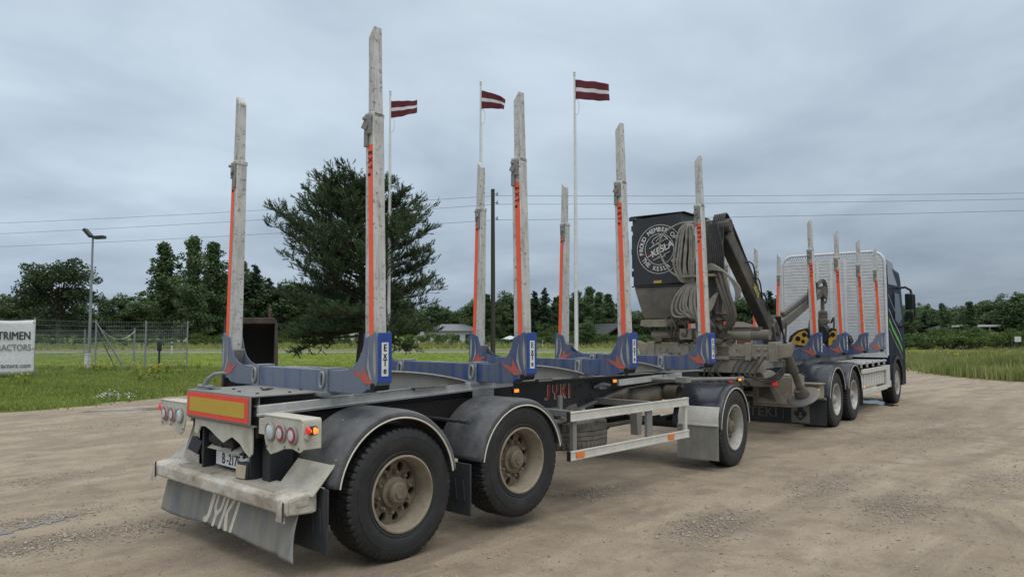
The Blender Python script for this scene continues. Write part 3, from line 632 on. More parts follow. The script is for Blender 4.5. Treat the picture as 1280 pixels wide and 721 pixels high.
# ------------------------------------------------------------------ the big pine
def pine():
    D = 32; x0, y0 = depth_pt(452, D); r = thing('pine_tree', 'large spreading pine tree with dark needles behind the rear trailer stakes', 'tree', (x0, y0, -.03))
    rs = np.random.default_rng(5); H = height(190, D); segs = []; tips = []
    right = Vector((math.sin(YAW), -math.cos(YAW), 0)); fwd = Vector((math.cos(YAW), math.sin(YAW), 0))
    tr = [Vector((0, 0, 0)), right * .02 + Vector((0, 0, 1.2)), right * .15 + Vector((0, 0, 2.6)), right * .05 + Vector((0, 0, 4.5)), right * -.1 + Vector((0, 0, 6.5)), right * -.25 + Vector((0, 0, H - .5))]
    trr = [.27, .23, .20, .15, .09, .03]
    def tp(z):
        for i in range(len(tr) - 1):
            if tr[i].z <= z <= tr[i + 1].z: return tr[i].lerp(tr[i + 1], (z - tr[i].z) / (tr[i + 1].z - tr[i].z))
        return tr[-1].copy()
    mbt = MB(); mbt.tube(tr, trr, 12)
    # crown envelope radius by height, left / right in the picture
    zl = [1.2, 2.4, 3.3, 4.3, 5.5, 6.75, 7.4, 8.6, 9.2, 9.7]; rl = [2.2, 3.2, 3.4, 3.6, 4.0, 3.4, 2.9, 2.2, 1.7, 1.0]; rr_ = [1.6, 2.5, 3.2, 3.7, 3.8, 2.9, 2.6, 2.1, 1.7, 1.0]
    def env(z, side): return float(np.interp(z, zl, rl)) * (1 - side) / 2 + float(np.interp(z, zl, rr_)) * (1 + side) / 2
    N_ = 144
    for i in range(N_):
        t = i / (N_ - 1); z = 1.7 + (H - 2.5) * t ** .95 + rs.normal(0, .15); z = min(max(z, 2.3), H - .45); a = i * 2.4 + rs.normal(0, .5)
        d = right * math.cos(a) + fwd * math.sin(a); ln = env(min(z + .5, 9.6), math.cos(a)) * rs.uniform(.72, 1.08); st = tp(z)
        rise = .04 + .55 * t ** 1.2 + rs.normal(0, .14)
        if z < 2.6: rise = -.10 + rs.normal(0, .05)
        pts = [st]; 
        for q in (.33, .66, 1.0):
            pts.append(st + d * ln * q + Vector((0, 0, ln * (rise * q + .22 * q * q * (1 if t > .2 else .3)))) + Vector(rs.normal(0, .07, 3)) * q)
        mbt.tube(pts, [.055 * (1.25 - t * .8), .04 * (1.2 - t * .8), .025, .010], 5)
        for sgi in range(3):
            for j in range(8):
                q = (j + rs.uniform(0, 1)) / 8
                if sgi == 0 and q < .35: continue
                p0 = pts[sgi].lerp(pts[sgi + 1], q); tl = (.75 - .12 * sgi) * rs.uniform(.5, 1.35) * (.6 + .45 * ln / 3)
                sd = Vector((rs.normal(0, 1), rs.normal(0, 1), 0)); sd = (sd - d * sd.dot(d)); sd.normalize()
                dd = (d * rs.uniform(.4, 1.0) + sd * rs.uniform(.2, .9) + Vector((0, 0, rs.uniform(.0, .5)))).normalized()
                p1 = p0 + dd * tl; mbt.bar(p0, p1, .018, .018)
                for k in range(4):
                    b0 = p0.lerp(p1, rs.uniform(.35, 1)); d2 = (dd * .8 + Vector(rs.normal(0, .4, 3)) + Vector((0, 0, .8))).normalized()
                    tips.append((b0, d2, rs.uniform(.16, .30)))
        for q_ in ((2, .3), (2, .9)):
            c0 = pts[q_[0]].lerp(pts[q_[0] + 1], q_[1])
            for k in range(9):
                o_ = Vector(rs.normal(0, 1, 3)); o_.normalize(); o_ *= rs.uniform(.15, .42) * (.7 + .3 * (1 - t)); o_.z = o_.z * .7 + .10
                tips.append((c0 + o_, (o_.normalized() + d * .4 + Vector((0, 0, .6))).normalized(), rs.uniform(.16, .28)))
    for k in range(16):
        tips.append((tp(H - .6) + Vector(rs.normal(0, .22, 3)) + Vector((0, 0, rs.uniform(0, .6))), Vector((rs.normal(0, .25), rs.normal(0, .25), 1)).normalized(), .32))
    # one low drooping branch to the left
    for s0, le, zz in ((-1, 3.15, 1.75), (1, 2.4, 1.7), (-.8, 2.6, 2.0)):
        d = (right * s0 + fwd * rs.normal(0, .25)).normalized(); st = tp(zz + .3); pts = [st, st + d * le * .4 + Vector((0, 0, -.1)), st + d * le * .75 + Vector((0, 0, -.55)), st + d * le + Vector((0, 0, -.85 if s0 == -1 else -.5))]
        mbt.tube(pts, [.05, .04, .025, .012], 5)
        for sgi in range(1, 3):
            for j in range(16):
                p0 = pts[sgi].lerp(pts[sgi + 1], rs.uniform(0, 1)); dd = (d * .5 + Vector((rs.normal(0, .6), rs.normal(0, .6), rs.normal(-.05, .25)))).normalized(); p1 = p0 + dd * rs.uniform(.2, .5)
                mbt.bar(p0, p1, .014, .014)
                for k in range(3): tips.append((p0.lerp(p1, rs.uniform(.2, 1)), (dd + Vector(rs.normal(0, .5, 3)) + Vector((0, 0, .3))).normalized(), rs.uniform(.15, .25)))
    mbt.build('trunk', bark_p, r)
    B = np.array([tuple(t[0]) for t in tips]); Dr = np.array([tuple(t[1]) for t in tips]); Ln = np.array([t[2] for t in tips]); K = 26
    n = len(B) * K; b = np.repeat(B, K, 0) + np.repeat(Dr * Ln[:, None], K, 0) * RNG.uniform(-.2, 1.25, (n, 1)); d = np.repeat(Dr, K, 0) * 1.1 + RNG.normal(0, .42, (n, 3)); d /= np.linalg.norm(d, axis=1)[:, None]
    ln = .13 * RNG.uniform(.7, 1.2, n); wv = np.cross(d, RNG.normal(0, 1, (n, 3))); wv /= np.linalg.norm(wv, axis=1)[:, None]; wv *= .013
    v = np.stack([b - wv, b + wv, b + d * ln[:, None]], 1).reshape(-1, 3); f = np.arange(3 * n).reshape(-1, 3)
    np_mesh('crown', v, f, [leaf_pine], parent=r); r.scale = (.95, .95, .85)
pine()
# ------------------------------------------------------------------ flagpoles with flags
def flag_mesh(Lf, Hf, seed, curl, dz):
    """waving flag, three bands 2:1:2, hoist at origin, flying along +X"""
    nx, nz = 26, 15; vs = []; fs = []; mi = []
    for j in range(nz + 1):
        for i in range(nx + 1):
            u, v = i / nx, j / nz
            x = Lf * (u - .10 * u * u * curl); y = .10 * u * math.sin(7 * u + seed + 1.2 * v) * (1 + .5 * v) + .03 * math.sin(15 * u + seed * 2)
            z = -Hf * v * (1 - curl * .35 * u) - dz * u ** 1.3 + .035 * math.sin(8 * u + seed) * u - (curl * .12 * u * (1 - v))
            vs.append((x, y, z))
    for j in range(nz):
        for i in range(nx):
            a = j * (nx + 1) + i; fs.append((a, a + 1, a + nx + 2, a + nx + 1)); mi.append(1 if 6 <= j < 9 else 0)
    mb = MB(); mb.use(maroon); mb.use(flagwhite); mb.v = vs; mb.f = fs; mb.m = mi; return mb
def flagpole(px, D, top, base_lbl, fl, dz, fh, ftop, seed, curl, ang):
    x, y = depth_pt(px, D); H = height(top, D)
    r = thing('flagpole', base_lbl, 'flagpole', (x, y, 0), 0, 'flagpoles behind the trailer')
    MB().tube([(0, 0, 0), (0, 0, H * .5), (0, 0, H)], [.075, .06, .036], 16).build('pole', polewhite, r)
    mb = MB(); mb.lathe([(1e-3, H + .20), (.035, H + .18), (.055, H + .12), (.035, H + .06), (.05, H + .04), (.05, H), (1e-3, H)], (0, 0, 0), 16, 'z'); mb.build('finial', polewhite, r)
    MB().lathe([(.12, 0), (.12, .25), (.1, .3), (1e-3, .3)], (0, 0, 0), 16, 'z').build('base', galv, r)
    zt = height(ftop, D); f = flag_mesh(fl, fh, seed, curl, dz).build('flag', None, r, ang=80); f.location = (.05, 0, zt); f.rotation_euler = (0, 0, ang); f.modifiers.new('s', 'SOLIDIFY').thickness = .004
    lp = [(.08 + .10 * math.sin(a), 0, zt - fh - .32 + .32 * math.cos(a)) for a in [i * math.pi / 8 for i in range(16)]]
    mb = MB(); mb.tube(lp, .013, 6, True); mb.tube([(.07, 0, zt - fh - .6), (.085, 0, 1.4)], .006, 5); o = mb.build('halyard', polewhite, r); o.rotation_euler = (0, 0, YAW - math.pi / 2)
    return r
ra_ = YAW - math.pi / 2
flagpole(720, 29, 89, 'white flagpole right of the utility pole, its maroon and white flag streaming out flat', 1.42, .08, .80, 94, 1.6, .22, ra_ + .12)
flagpole(600.5, 30, 101, 'white flagpole in the middle, its maroon and white flag hanging in a folded curl', 1.22, .42, .78, 108, 2.2, .85, ra_ - .5)
flagpole(485.5, 31, 113, 'white flagpole behind the tallest stake, its short maroon and white flag tilted up', 1.15, -.20, .74, 121, 3.7, .45, ra_ + .3)

# ------------------------------------------------------------------ utility pole and wires
ux, uy = depth_pt(616, 33); up_ = thing('utility_pole', 'dark bare wooden utility pole carrying three wires between the flagpoles', 'utility pole', (ux, uy, 0))
MB().tube([(0, 0, 0), (.01, 0, 4), (0, 0, height(235, 33))], [.115, .10, .085], 14).build('pole', wood, up_)
for py in (241, 252, 272):
    z = height(py, 33); mb = MB(); mb.tube([(0, 0, z), (.16, -.1, z)], .018, 8); mb.lathe([(.001, z - .07), (.04, z - .06), (.05, z), (.03, z + .04), (.04, z + .07), (.001, z + .09)], (.17, -.11, 0), 12, 'z'); mb.build('insulator', galv, up_)
for k, (py, l, rr) in enumerate(((241, 272, 238), (252, 285.5, 245.5), (272, 302, 260))):
    z = height(py, 33) - .07; a = Vector((ux + .17, uy - .11, z)); DL, DR = [(40, 32.4), (41, 32), (41.6, 30.5)][k]
    pL = Vector((*depth_pt(0, DL), height(l, DL))); pR = Vector((*depth_pt(1280, DR), height(rr, DR))); pts = []
    eL = a + (pL - a) * 1.7; eR = a + (pR - a) * 1.5
    for i in range(15): t = i / 14; q = eL.lerp(a, t); q.z -= 1.0 * t * (1 - t) * .9; pts.append(q)
    for i in range(1, 15): t = i / 14; q = a.lerp(eR, t); q.z -= 1.0 * t * (1 - t) * .5; pts.append(q)
    o = MB().tube(pts, .008, 5).build('power_line', wire_m); tag(o, ['topmost of the three overhead wires on the utility pole', 'middle one of the three overhead wires on the utility pole', 'lowest of the three overhead wires on the utility pole'][k], 'power line', 'overhead wires')

# ------------------------------------------------------------------ floodlight pole
lx, ly = depth_pt(113, 37); lp = thing('floodlight_pole', 'grey pole with two floodlights and small cameras inside the mesh fence', 'lamp post', (lx, ly, 0))
LH = height(294, 37); MB().tube([(0, 0, 0), (0, 0, LH)], [.075, .045], 12).build('pole', galv, lp)
Rv = Vector((math.sin(YAW), -math.cos(YAW), 0)); Fv = Vector((math.cos(YAW), math.sin(YAW), 0)); mb = MB()
mb.tube([Vector((0, 0, LH)) - Rv * .15, Vector((0, 0, LH)) + Rv * .2], .025, 8); mb.build('crossbar', galv, lp)
for s, dz, tilt in ((-.22, .16, 1.1), (.36, -.06, -.05)):
    c0 = Rv * s + Vector((0, 0, LH + dz)) - Fv * .05; mb = MB(); d = (Rv + Vector((0, 0, -tilt))).normalized()
    mb.bar(c0 - d * .26, c0 + d * .26, .34, .15); mb.build('floodlight', dark, lp, bevel=.012)
for py, s in ((336, -1), (343, -1)):
    z = height(py, 37); mb = MB(); mb.tube([(0, 0, z), Rv * .28 * s + Vector((0, 0, z))], .015, 6); mb.bar(Rv * .22 * s + Vector((0, 0, z)), Rv * .42 * s + Vector((0, 0, z + .01)), .09, .08); mb.build('camera', polewhite if py < 340 else dark, lp)
mb = MB(); mb.box((-.1, -.15, .45), (.3, .18, .65), (0, 0, YAW)); mb.box((-.1, -.15, .79), (.34, .22, .03), (0, 0, YAW)); mb.build('control_box', polewhite, lp, bevel=.01)

# ------------------------------------------------------------------ mesh fence
def fence_run(pts, H, root, wires=True):
    pmb = MB(); ps = [Vector((x, y, 0)) for x, y in pts]
    for p in ps:
        q = MB(); q.bb(-.03, .03, -.03, .03, 0, H + .05); q.bb(-.036, .036, -.036, .036, H + .05, H + .07); o = q.build('post', galv, root, loc=p); o.rotation_euler = (0, 0, YAW)
    for a, b in zip(ps, ps[1:]):
        mb = MB(); ln = (b - a).length; n = int(ln / .11); d = (b - a) / ln; off = Vector((-d.y, d.x, 0)) * .04
        for i in range(n + 1):
            q = a + d * (ln * i / n) + off; mb.add([q + d * -.0035, q + d * .0035, q + d * .0035 + Vector((0, 0, H)), q + d * -.0035 + Vector((0, 0, H))], [(0, 1, 2, 3)])
        for i in range(12):
            z = .06 + (H - .08) * i / 11; wd = .008 if i % 4 == 0 else .005
            mb.add([a + off + Vector((0, 0, z - wd)), b + off + Vector((0, 0, z - wd)), b + off + Vector((0, 0, z + wd)), a + off + Vector((0, 0, z + wd))], [(0, 1, 2, 3)])
        mb.build('mesh_panel', galv, root, smooth=False)
f1 = thing('mesh_fence', 'grey wire mesh fence with square posts running right from the white banner', 'fence', (0, 0, 0))
fence_run([depth_pt(-190, 28.5), depth_pt(-72, 29.8), depth_pt(44, 31.2), depth_pt(121, 36.5), depth_pt(183, 38), depth_pt(235, 39.8)], 2.42, f1)
a = Vector((*depth_pt(122, 36.5), 2.3)); b_ = Vector((*depth_pt(158, 37.4), .02)); c_ = Vector((*depth_pt(147, 38.5), .02))
MB().tube([a, b_], .035, 8).build('brace', galv, f1); MB().tube([a - Vector((0, 0, .35)), c_], .03, 8).build('brace', galv, f1)
f2 = thing('mesh_fence', 'second grey mesh fence line standing behind the floodlight pole', 'fence', (0, 0, 0))
fence_run([depth_pt(235, 40.4), depth_pt(169, 41), depth_pt(107, 50), depth_pt(42, 58), depth_pt(-40, 66)], 2.05, f2)
pts = []
for i in range(17): t = i / 16; q = Vector((*depth_pt(124, 37), 2.2)).lerp(Vector((*depth_pt(169, 40.8), 1.95)), t); q.z -= 2.4 * t * (1 - t) * .9; pts.append(q)
tag(MB().tube(pts, .012, 5).build('hanging_cable', polewhite), 'thin pale cable sagging between posts of the mesh fence', 'cable')
# banner on the fence
bx, by = depth_pt(45, 30.9); ba = Vector(depth_pt(-190, 28.2)) - Vector((bx, by)); LB = 4.2; bd = -ba.normalized()
bn = thing('banner', 'white vinyl banner with dark company lettering tied to the mesh fence', 'banner', (bx, by, 0), math.atan2(bd.y, bd.x))
vs = []; fs = []; nx, nz = 40, 14
for j in range(nz + 1):
    for i in range(nx + 1):
        u, v_ = i / nx, j / nz; vs.append((-LB * (1 - u), -.03 + .012 * math.sin(9 * u + 3 * v_) + .02 * math.sin(v_ * 7 + u * 5) * (1 - abs(2 * u - 1)), .16 + 2.2 * v_ + .02 * math.sin(u * 14) * (v_ < .05 or v_ > .95)))
for j in range(nz):
    for i in range(nx): q = j * (nx + 1) + i; fs.append((q, q + 1, q + nx + 2, q + nx + 1))
mb = MB(); mb.add(vs, fs); o = mb.build('sheet', vinyl, bn, ang=80); o.modifiers.new('s', 'SOLIDIFY').thickness = .003
mb = MB(); mb.use(txt_dk); put_text(mb, 'TRIMEN', (-.14, -.062, 1.72), SIDE, .46, sx=.72, bold=.018, align='RIGHT'); mb.use(txt_md); put_text(mb, 'TRACTORS', (-.12, -.062, 1.24), SIDE, .36, sx=.74, bold=.014, align='RIGHT')
mb.use(txt_dk); put_text(mb, 'ntractors.com', (-.12, -.062, .50), SIDE, .27, sx=.84, bold=.008, shear=.25, align='RIGHT'); mb.build('lettering', None, bn, smooth=False)
mb = MB()
for zz in (.22, 1.2, 2.3):
    mb.lathe([(.012, -.067), (.028, -.067), (.028, -.05), (.012, -.05)], (-.05, 0, zz), 12, 'y', True)
mb.build('eyelet', galv, bn)
# dark marker post in the grass
mx_, my_ = depth_pt(200.5, 37.5); mp_ = thing('marker_post', 'short dark post with a small box standing in grass right of the fence corner', 'post', (mx_, my_, 0), YAW)
MB().bb(-.04, .04, -.04, .04, 0, 1.25).build('post', dark, mp_, bevel=.008); mb = MB(); mb.bb(-.06, .06, -.10, .10, .95, 1.42); mb.build('meter_box', dark, mp_, bevel=.015); MB().bb(-.07, -.055, -.06, .06, .98, 1.10).build('cover', black_pl, mp_)

# ------------------------------------------------------------------ loader bucket on the ground
def bucket():
    D = 23; x, y = depth_pt(314, D); r = thing('excavator_bucket', 'rusty brown digger bucket with a dark open mouth standing on the grass', 'bucket', (x, y, 0), YAW - math.pi / 2 + .25)
    # local: x to the right of the picture, y away, z up. open mouth faces the camera (-y)
    prof = [(-.42, .02), (-.25, 0), (.35, .02), (.72, .35), (.80, .85), (.66, 1.40), (.35, 1.72), (-.12, 1.86)]   # (y,z) shell
    mb = MB(); W = .72; th = .03
    inner = [(p[0] * .95 - .0, .04 + p[1] * .96) for p in prof]; poly = prof + inner[::-1]
    mb.prism(poly, 'x', -W, W); mb.build('shell', rust, r, bevel=.006)
    for s in (-1, 1):
        q = MB(); side = [(-.50, .02), (-.42, 0), (.35, .0), (.74, .35), (.82, .85), (.68, 1.42), (.36, 1.76), (-.14, 1.9), (-.2, 1.2)]
        q.prism(side, 'x', s * W, s * (W + .05)); q.build('side_plate', rust, r, bevel=.01)
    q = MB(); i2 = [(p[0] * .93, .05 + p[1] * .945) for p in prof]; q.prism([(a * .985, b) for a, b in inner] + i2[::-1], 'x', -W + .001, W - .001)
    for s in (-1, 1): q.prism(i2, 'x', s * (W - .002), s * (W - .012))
    q.build('mouth_shade_liner', black_in, r)  # added black liner: the shade in the open mouth is put into colour
    q = MB(); inn = [(p[0] * .90, .08 + p[1] * .90) for p in prof]; q.prism([(a, b) for a, b in inn], 'x', -W + .01, W - .01); 
    q = MB()
    q.bb(-W, W, -.18, -.02, 1.78, 1.94); q.build('lip', rust, r, bevel=.02)
    for s in (-.45, .55):
        e = MB(); e.prism([(-.10, 1.86), (.34, 1.74), (.22, 2.05), (.10, 2.20), (-.04, 2.16)], 'x', s - .04, s + .04); e.build('ear', rust, r, bevel=.015)
        e = MB(); e.lathe([(.05, -.02), (.09, -.02), (.09, .10), (.05, .10)], (s - .04, .08, 2.08), 20, 'x', True); e.build('pin_boss', rust, r)
    r.scale = (1.0, 1.1, 1.18)
bucket()

# ------------------------------------------------------------------ distant buildings
wallm = M('pale_render_wall', (.50, .49, .46), .8, var=.06); roofg = M('grey_metal_roof', (.15, .165, .185), .5, .1); roofd = M('dark_roof', (.035, .037, .042), .7); roofb = M('brown_roof', (.10, .07, .058), .8, var=.15)
winm = M('dark_window', (.02, .025, .03), .2); brick = M('red_brown_wall', (.16, .06, .045), .8); timber = M('dark_timber', (.05, .04, .033), .85); whitew = M('white_frame_paint', (.55, .56, .57), .6)
def house(px, D, wd, dp, wh, rh, label, wall_, roof_, wins, ang=0.0, name='house', over=.6, gable=False):
    x, y = depth_pt(px, D); r = thing(name, label, 'house', (x, y, 0), YAW - math.pi / 2 + ang)
    MB().bb(-wd / 2, wd / 2, 0, dp, 0, wh).build('wall', wall_, r)
    mb = MB(); o = over
    if gable: mb.prism([(-wd / 2 - o, wh - .3), (0, wh + rh), (wd / 2 + o, wh - .3), (wd / 2 + o, wh - .1), (0, wh + rh + .25), (-wd / 2 - o, wh - .1)], 'y', -o, dp + o)
    else: mb.add([(-wd / 2 - o, -o, wh), (wd / 2 + o, -o, wh), (wd / 2 + o, dp + o, wh), (-wd / 2 - o, dp + o, wh), (-wd / 4, dp / 2, wh + rh), (wd / 4, dp / 2, wh + rh)], [(0, 1, 5, 4), (1, 2, 5), (2, 3, 4, 5), (3, 0, 4), (3, 2, 1, 0)])
    mb.build('roof', roof_, r, smooth=False)
    for (cx_, w_, z0, z1, kind) in wins:
        q = MB(); q.bb(cx_ - w_ / 2 - .07, cx_ + w_ / 2 + .07, -.06, -.005, z0 - .07, z1 + .07); f_ = q.build('door' if kind == 'd' else 'window', whitew, r)
        MB().bb(cx_ - w_ / 2, cx_ + w_ / 2, -.08, -.062, z0, z1).build('pane', winm, f_)
    return r
house(569, 128, 8.6, 8, 2.3, 1.2, 'pale single-storey house with a low grey hipped roof left of the third stake', wallm, roofg, [(-2.9, .9, .7, 1.6, 'w'), (-1.9, .9, .7, 1.6, 'w'), (.1, 1.4, .6, 1.6, 'w'), (2.3, 1.1, .02, 1.7, 'd')], .15)
house(527, 126, 2.2, 3, 1.25, .35, 'tiny white shed left of the grey-roofed house', whitew, roofg, [(.2, .5, .3, .8, 'w')], .1, 'garden_shed', .15)
sh = thing('open_shelter', 'dark timber shelter with a steep gable roof behind the second near stake', 'shelter', (*depth_pt(767, 120), 0), YAW - math.pi / 2 + .5)
mb = MB(); mb.prism([(-3.2, 1.5), (0, 3.15), (3.2, 1.5), (3.2, 1.75), (0, 3.42), (-3.2, 1.75)], 'y', -2.4, 5); mb.build('roof', roofd, sh, smooth=False)
for xx in (-2.5, 2.5):
    for yy in (-2, 4.5): MB().bb(xx - .12, xx + .12, yy - .12, yy + .12, 0, 1.75).build('post', timber, sh)
MB().bb(-2.4, 2.4, 1.5, 4.4, 0, 1.6).build('wall', timber, sh)
house(751, 128, 4.2, 5, 1.5, 1.6, 'small red-brown gabled house left of the dark shelter', brick, roofb, [(0, .8, .6, 1.3, 'w')], .6, over=.3, gable=True)
house(930, 62, 4.6, 6, 1.9, .9, 'low building with a brown roof seen under the crane boom', brick, roofb, [(-1.2, .8, .8, 1.6, 'w'), (1, .8, .8, 1.6, 'w')], .1, over=.5)
hh = thing('glass_porch_house', 'white framed flat-roofed house half hidden by trees on the far right', 'house', (*depth_pt(1234, 100), 0), YAW - math.pi / 2 - .1)
MB().bb(-2.2, 4.5, .5, 6, 0, 2.6).build('wall', winm, hh); MB().bb(-2.6, 4.9, -.4, 6.4, 2.62, 2.9).build('roof', whitew, hh)
for xx in (-2.2, -.9, .4, 2.0, 3.0, 4.4): MB().bb(xx - .09, xx + .09, .25, .42, 0, 2.6).build('frame_post', whitew, hh)
MB().bb(-2.2, 4.4, .26, .44, .8, .92).build('frame_rail', whitew, hh)
house(1197, 112, 6, 4, 2.2, .8, 'pale house glimpsed between the ragged trees on the far right', wallm, roofd, [(-1.6, 1, .7, 1.6, 'w'), (1.2, 1, .7, 1.6, 'w')], 0)
# parked camper far behind the pine trunk
cv = thing('parked_camper', 'white camper van parked far off behind the pine trunk', 'camper van', (*depth_pt(434, 118), 0), YAW - math.pi / 2)
mb = MB(); mb.prism([(-2.6, .5), (2.2, .5), (2.6, .8), (2.5, 1.4), (1.7, 1.6), (1.3, 2.3), (-2.6, 2.3)], 'y', 0, 1.9); mb.build('body', whitew, cv, bevel=.06)
for xx, w_ in ((-1.6, .9), (-.2, .9), (1.5, .5)): MB().bb(xx - w_ / 2, xx + w_ / 2, -.02, -.005, 1.3, 1.85).build('window', winm, cv)
for xx in (-1.7, 1.6): MB().lathe([(.001, -.04), (.33, -.04), (.33, .2), (.001, .2)], (xx, 0, .34), 20, 'y').build('wheel', rubber, cv)
gz = thing('garden_pavilion', 'tiny blue and white pavilion far off right of the utility pole', 'pavilion', (*depth_pt(638, 112), 0), YAW)
bluew = M('pavilion_blue', (.03, .12, .5), .6); mb = MB(); mb.lathe([(1.25, 0), (1.25, .9), (1.3, .92), (1e-3, .93)], (0, 0, 0), 8, 'z'); mb.build('wall', bluew, gz, smooth=False); mb = MB(); mb.lathe([(1.5, .94), (.5, 1.35), (1e-3, 1.5)], (0, 0, 0), 8, 'z'); mb.build('roof', whitew, gz, smooth=False)
sg = thing('road_sign', 'small white square sign on a post by the right-hand road', 'sign', (*depth_pt(1270.5, 78), 0), YAW - math.pi / 2)
MB().bb(-.03, .03, 0, .04, 0, 1.0).build('post', timber, sg); mb = MB(); mb.bb(-.34, .34, -.04, -.01, .85, 1.4); mb.build('board', whitew, sg, bevel=.01)
for k, px in enumerate((1220, 1263)):
    fp = thing('verge_post', ['thin dark post in the tall grass below the ragged tree pair', 'thin dark post in the tall grass beside the white square sign'][k], 'post', (*depth_pt(px, 70), 0), 0, 'dark posts by the right-hand road')
    MB().tube([(0, 0, 0), (0, 0, 1.05)], .05, 8).build('post', timber, fp); MB().lathe([(.001, 1.12), (.06, 1.09), (.06, 1.04), (.001, 1.04)], (0, 0, 0), 10, 'z').build('cap', timber, fp)
for k, (px, D, z) in enumerate([(216, 66, 1.1), (678, 92, .9)]):
    bp = thing('marker_bollard', ['white roadside marker post by the road behind the mesh fence', 'white roadside marker post by the road left of the white flagpole'][k], 'bollard', (*depth_pt(px, D), 0), YAW, 'white roadside marker posts')
    MB().bb(-.06, .06, -.06, .06, 0, z).build('post', whitew, bp, bevel=.015); MB().bb(-.063, .063, -.063, .063, z - .3, z - .12).build('band', dark, bp)
# flowers and leafy weeds on the verge
def weeds(name, label, spots, h, petal):
    v_all = []; f_all = []; mi = []; base = 0
    for (x, y, n, sp) in spots:
        for _ in range(n):
            p = np.array([x + random.gauss(0, sp), y + random.gauss(0, sp), 0]); hh_ = h * random.uniform(.6, 1.2)
            v, f = blades(np.repeat(p[None], 3, 0), hh_, .014, .25); v_all.append(v); f_all.append(f + base); base += len(v); mi += [0] * len(f)
            c = p[None] + np.array([[0, 0, hh_ * .35]]) + RNG.normal(0, .06, (9, 3)); v, f = leafquads(c, .11); v_all.append(v); f_all.append(f + base); base += len(v); mi += [0] * len(f)
            c = p[None] + np.array([[0, 0, hh_]]) + RNG.normal(0, .045, (7, 3)); v, f = leafquads(c, .05); v_all.append(v); f_all.append(f + base); base += len(v); mi += [1] * len(f)
    tag(np_mesh(name, np.concatenate(v_all), np.concatenate(f_all), [blade_v, petal], np.array(mi, np.int32)), label, 'flowers', kind='stuff')
weeds('yellow_flowers', 'yellow flowering weeds dotted along the fence verge', [(*G(118, 463), 22, .5), (*G(72, 462), 12, .5), (*G(196, 467), 26, .35), (*G(238, 460), 14, .5), (*G(30, 480), 8, .4), (*G(150, 463), 8, .5), (*G(190, 475), 8, .3)], .45, yflower)
weeds('meadow_flowers', 'yellow flowering weeds in the tall grass beside the gravel track', [(*G(1150, 452), 40, 1.2), (*G(1230, 460), 30, 1.5), (*G(1190, 456), 30, 1.5), (*G(1265, 462), 30, 1.2)], .7, yflower)
weeds('white_flowers', 'low clump of white daisies at the gravel edge', [(*G(143, 500), 12, .3), (*G(132, 499), 7, .25), (*G(150, 497), 6, .3)], .15, wflower)
# ------------------------------------------------------------------ shared vehicle parts
def tyre_mb(R, W, rim, lug=True):
    """axis y, centred; outer side -y"""
    h = W / 2; mb = MB()
    prof = [(rim, -h * .86), (rim + .012, -h * .96), (rim + .03, -h * .985), (rim + .036, -h * .955), (rim + .045, -h * .99), (rim + (R - rim) * .45, -h * 1.03), (rim + (R - rim) * .62, -h * 1.025), (rim + (R - rim) * .635, -h * 1.0), (rim + (R - rim) * .66, -h * 1.015), (R - .05, -h * .98), (R - .022, -h * .93), (R - .006, -h * .84), (R, -h * .60), (R, -h * .36), (R - .013, -h * .35), (R - .013, -h * .29), (R, -h * .28), (R, -h * .03), (R - .012, -h * .025), (R - .012, h * .025), (R, h * .03), (R, h * .28), (R - .013, h * .29), (R - .013, h * .35), (R, h * .36), (R, h * .60), (R - .006, h * .84), (R - .022, h * .93), (R - .05, h * .98), (rim + (R - rim) * .45, h * 1.03), (rim + .02, h * .97), (rim, h * .86), (rim - .02, 0)]
    def rm(i, j):
        g = i % 4
        t = prof[j][1] / h; r_ = prof[j][0]
        if r_ < R - .03: return 0
        if abs(t) > .58: return -.013 if g == 0 else 0
        if r_ > R - .002 and .2 < abs(t) < .5: return -.006 if g == 2 else 0
        return 0
    mb.lathe(prof, n=224, closed=True, rmod=rm if lug else None)
    return mb
def disc_with_holes(mb, r0, r1, y, nh, rh0, rh1, hw, dish=0.0, th=.012):
    """annulus r0..r1 at y with nh oval openings; hw half angle"""
    for k in range(nh):
        c = 2 * math.pi * k / nh; ha = math.pi / nh; rm_ = (rh0 + rh1) / 2; rr = (rh1 - rh0) / 2; K = 24; outer = []; inner = []
        for i in range(K):
            t = 2 * math.pi * i / K; ct, st = math.cos(t), math.sin(t); mxx = max(abs(ct), abs(st)); sx, sy = ct / mxx, st / mxx
            ro = (r0 + r1) / 2 + sy * (r1 - r0) / 2; ao = c + sx * ha; ri = rm_ + rr * st; ai = c + hw * ct
            outer.append((ro, ao)); inner.append((ri, ai))
        def P(q, yy): return (q[0] * math.cos(q[1]), yy + dish * (q[0] - r0) / (r1 - r0), q[0] * math.sin(q[1]))
        vs = [P(q, y) for q in outer] + [P(q, y) for q in inner] + [P(q, y + th * 2.5) for q in inner]
        mb.add(vs, [(i, (i + 1) % K, K + (i + 1) % K, K + i) for i in range(K)] + [(K + i, K + (i + 1) % K, 2 * K + (i + 1) % K, 2 * K + i) for i in range(K)])
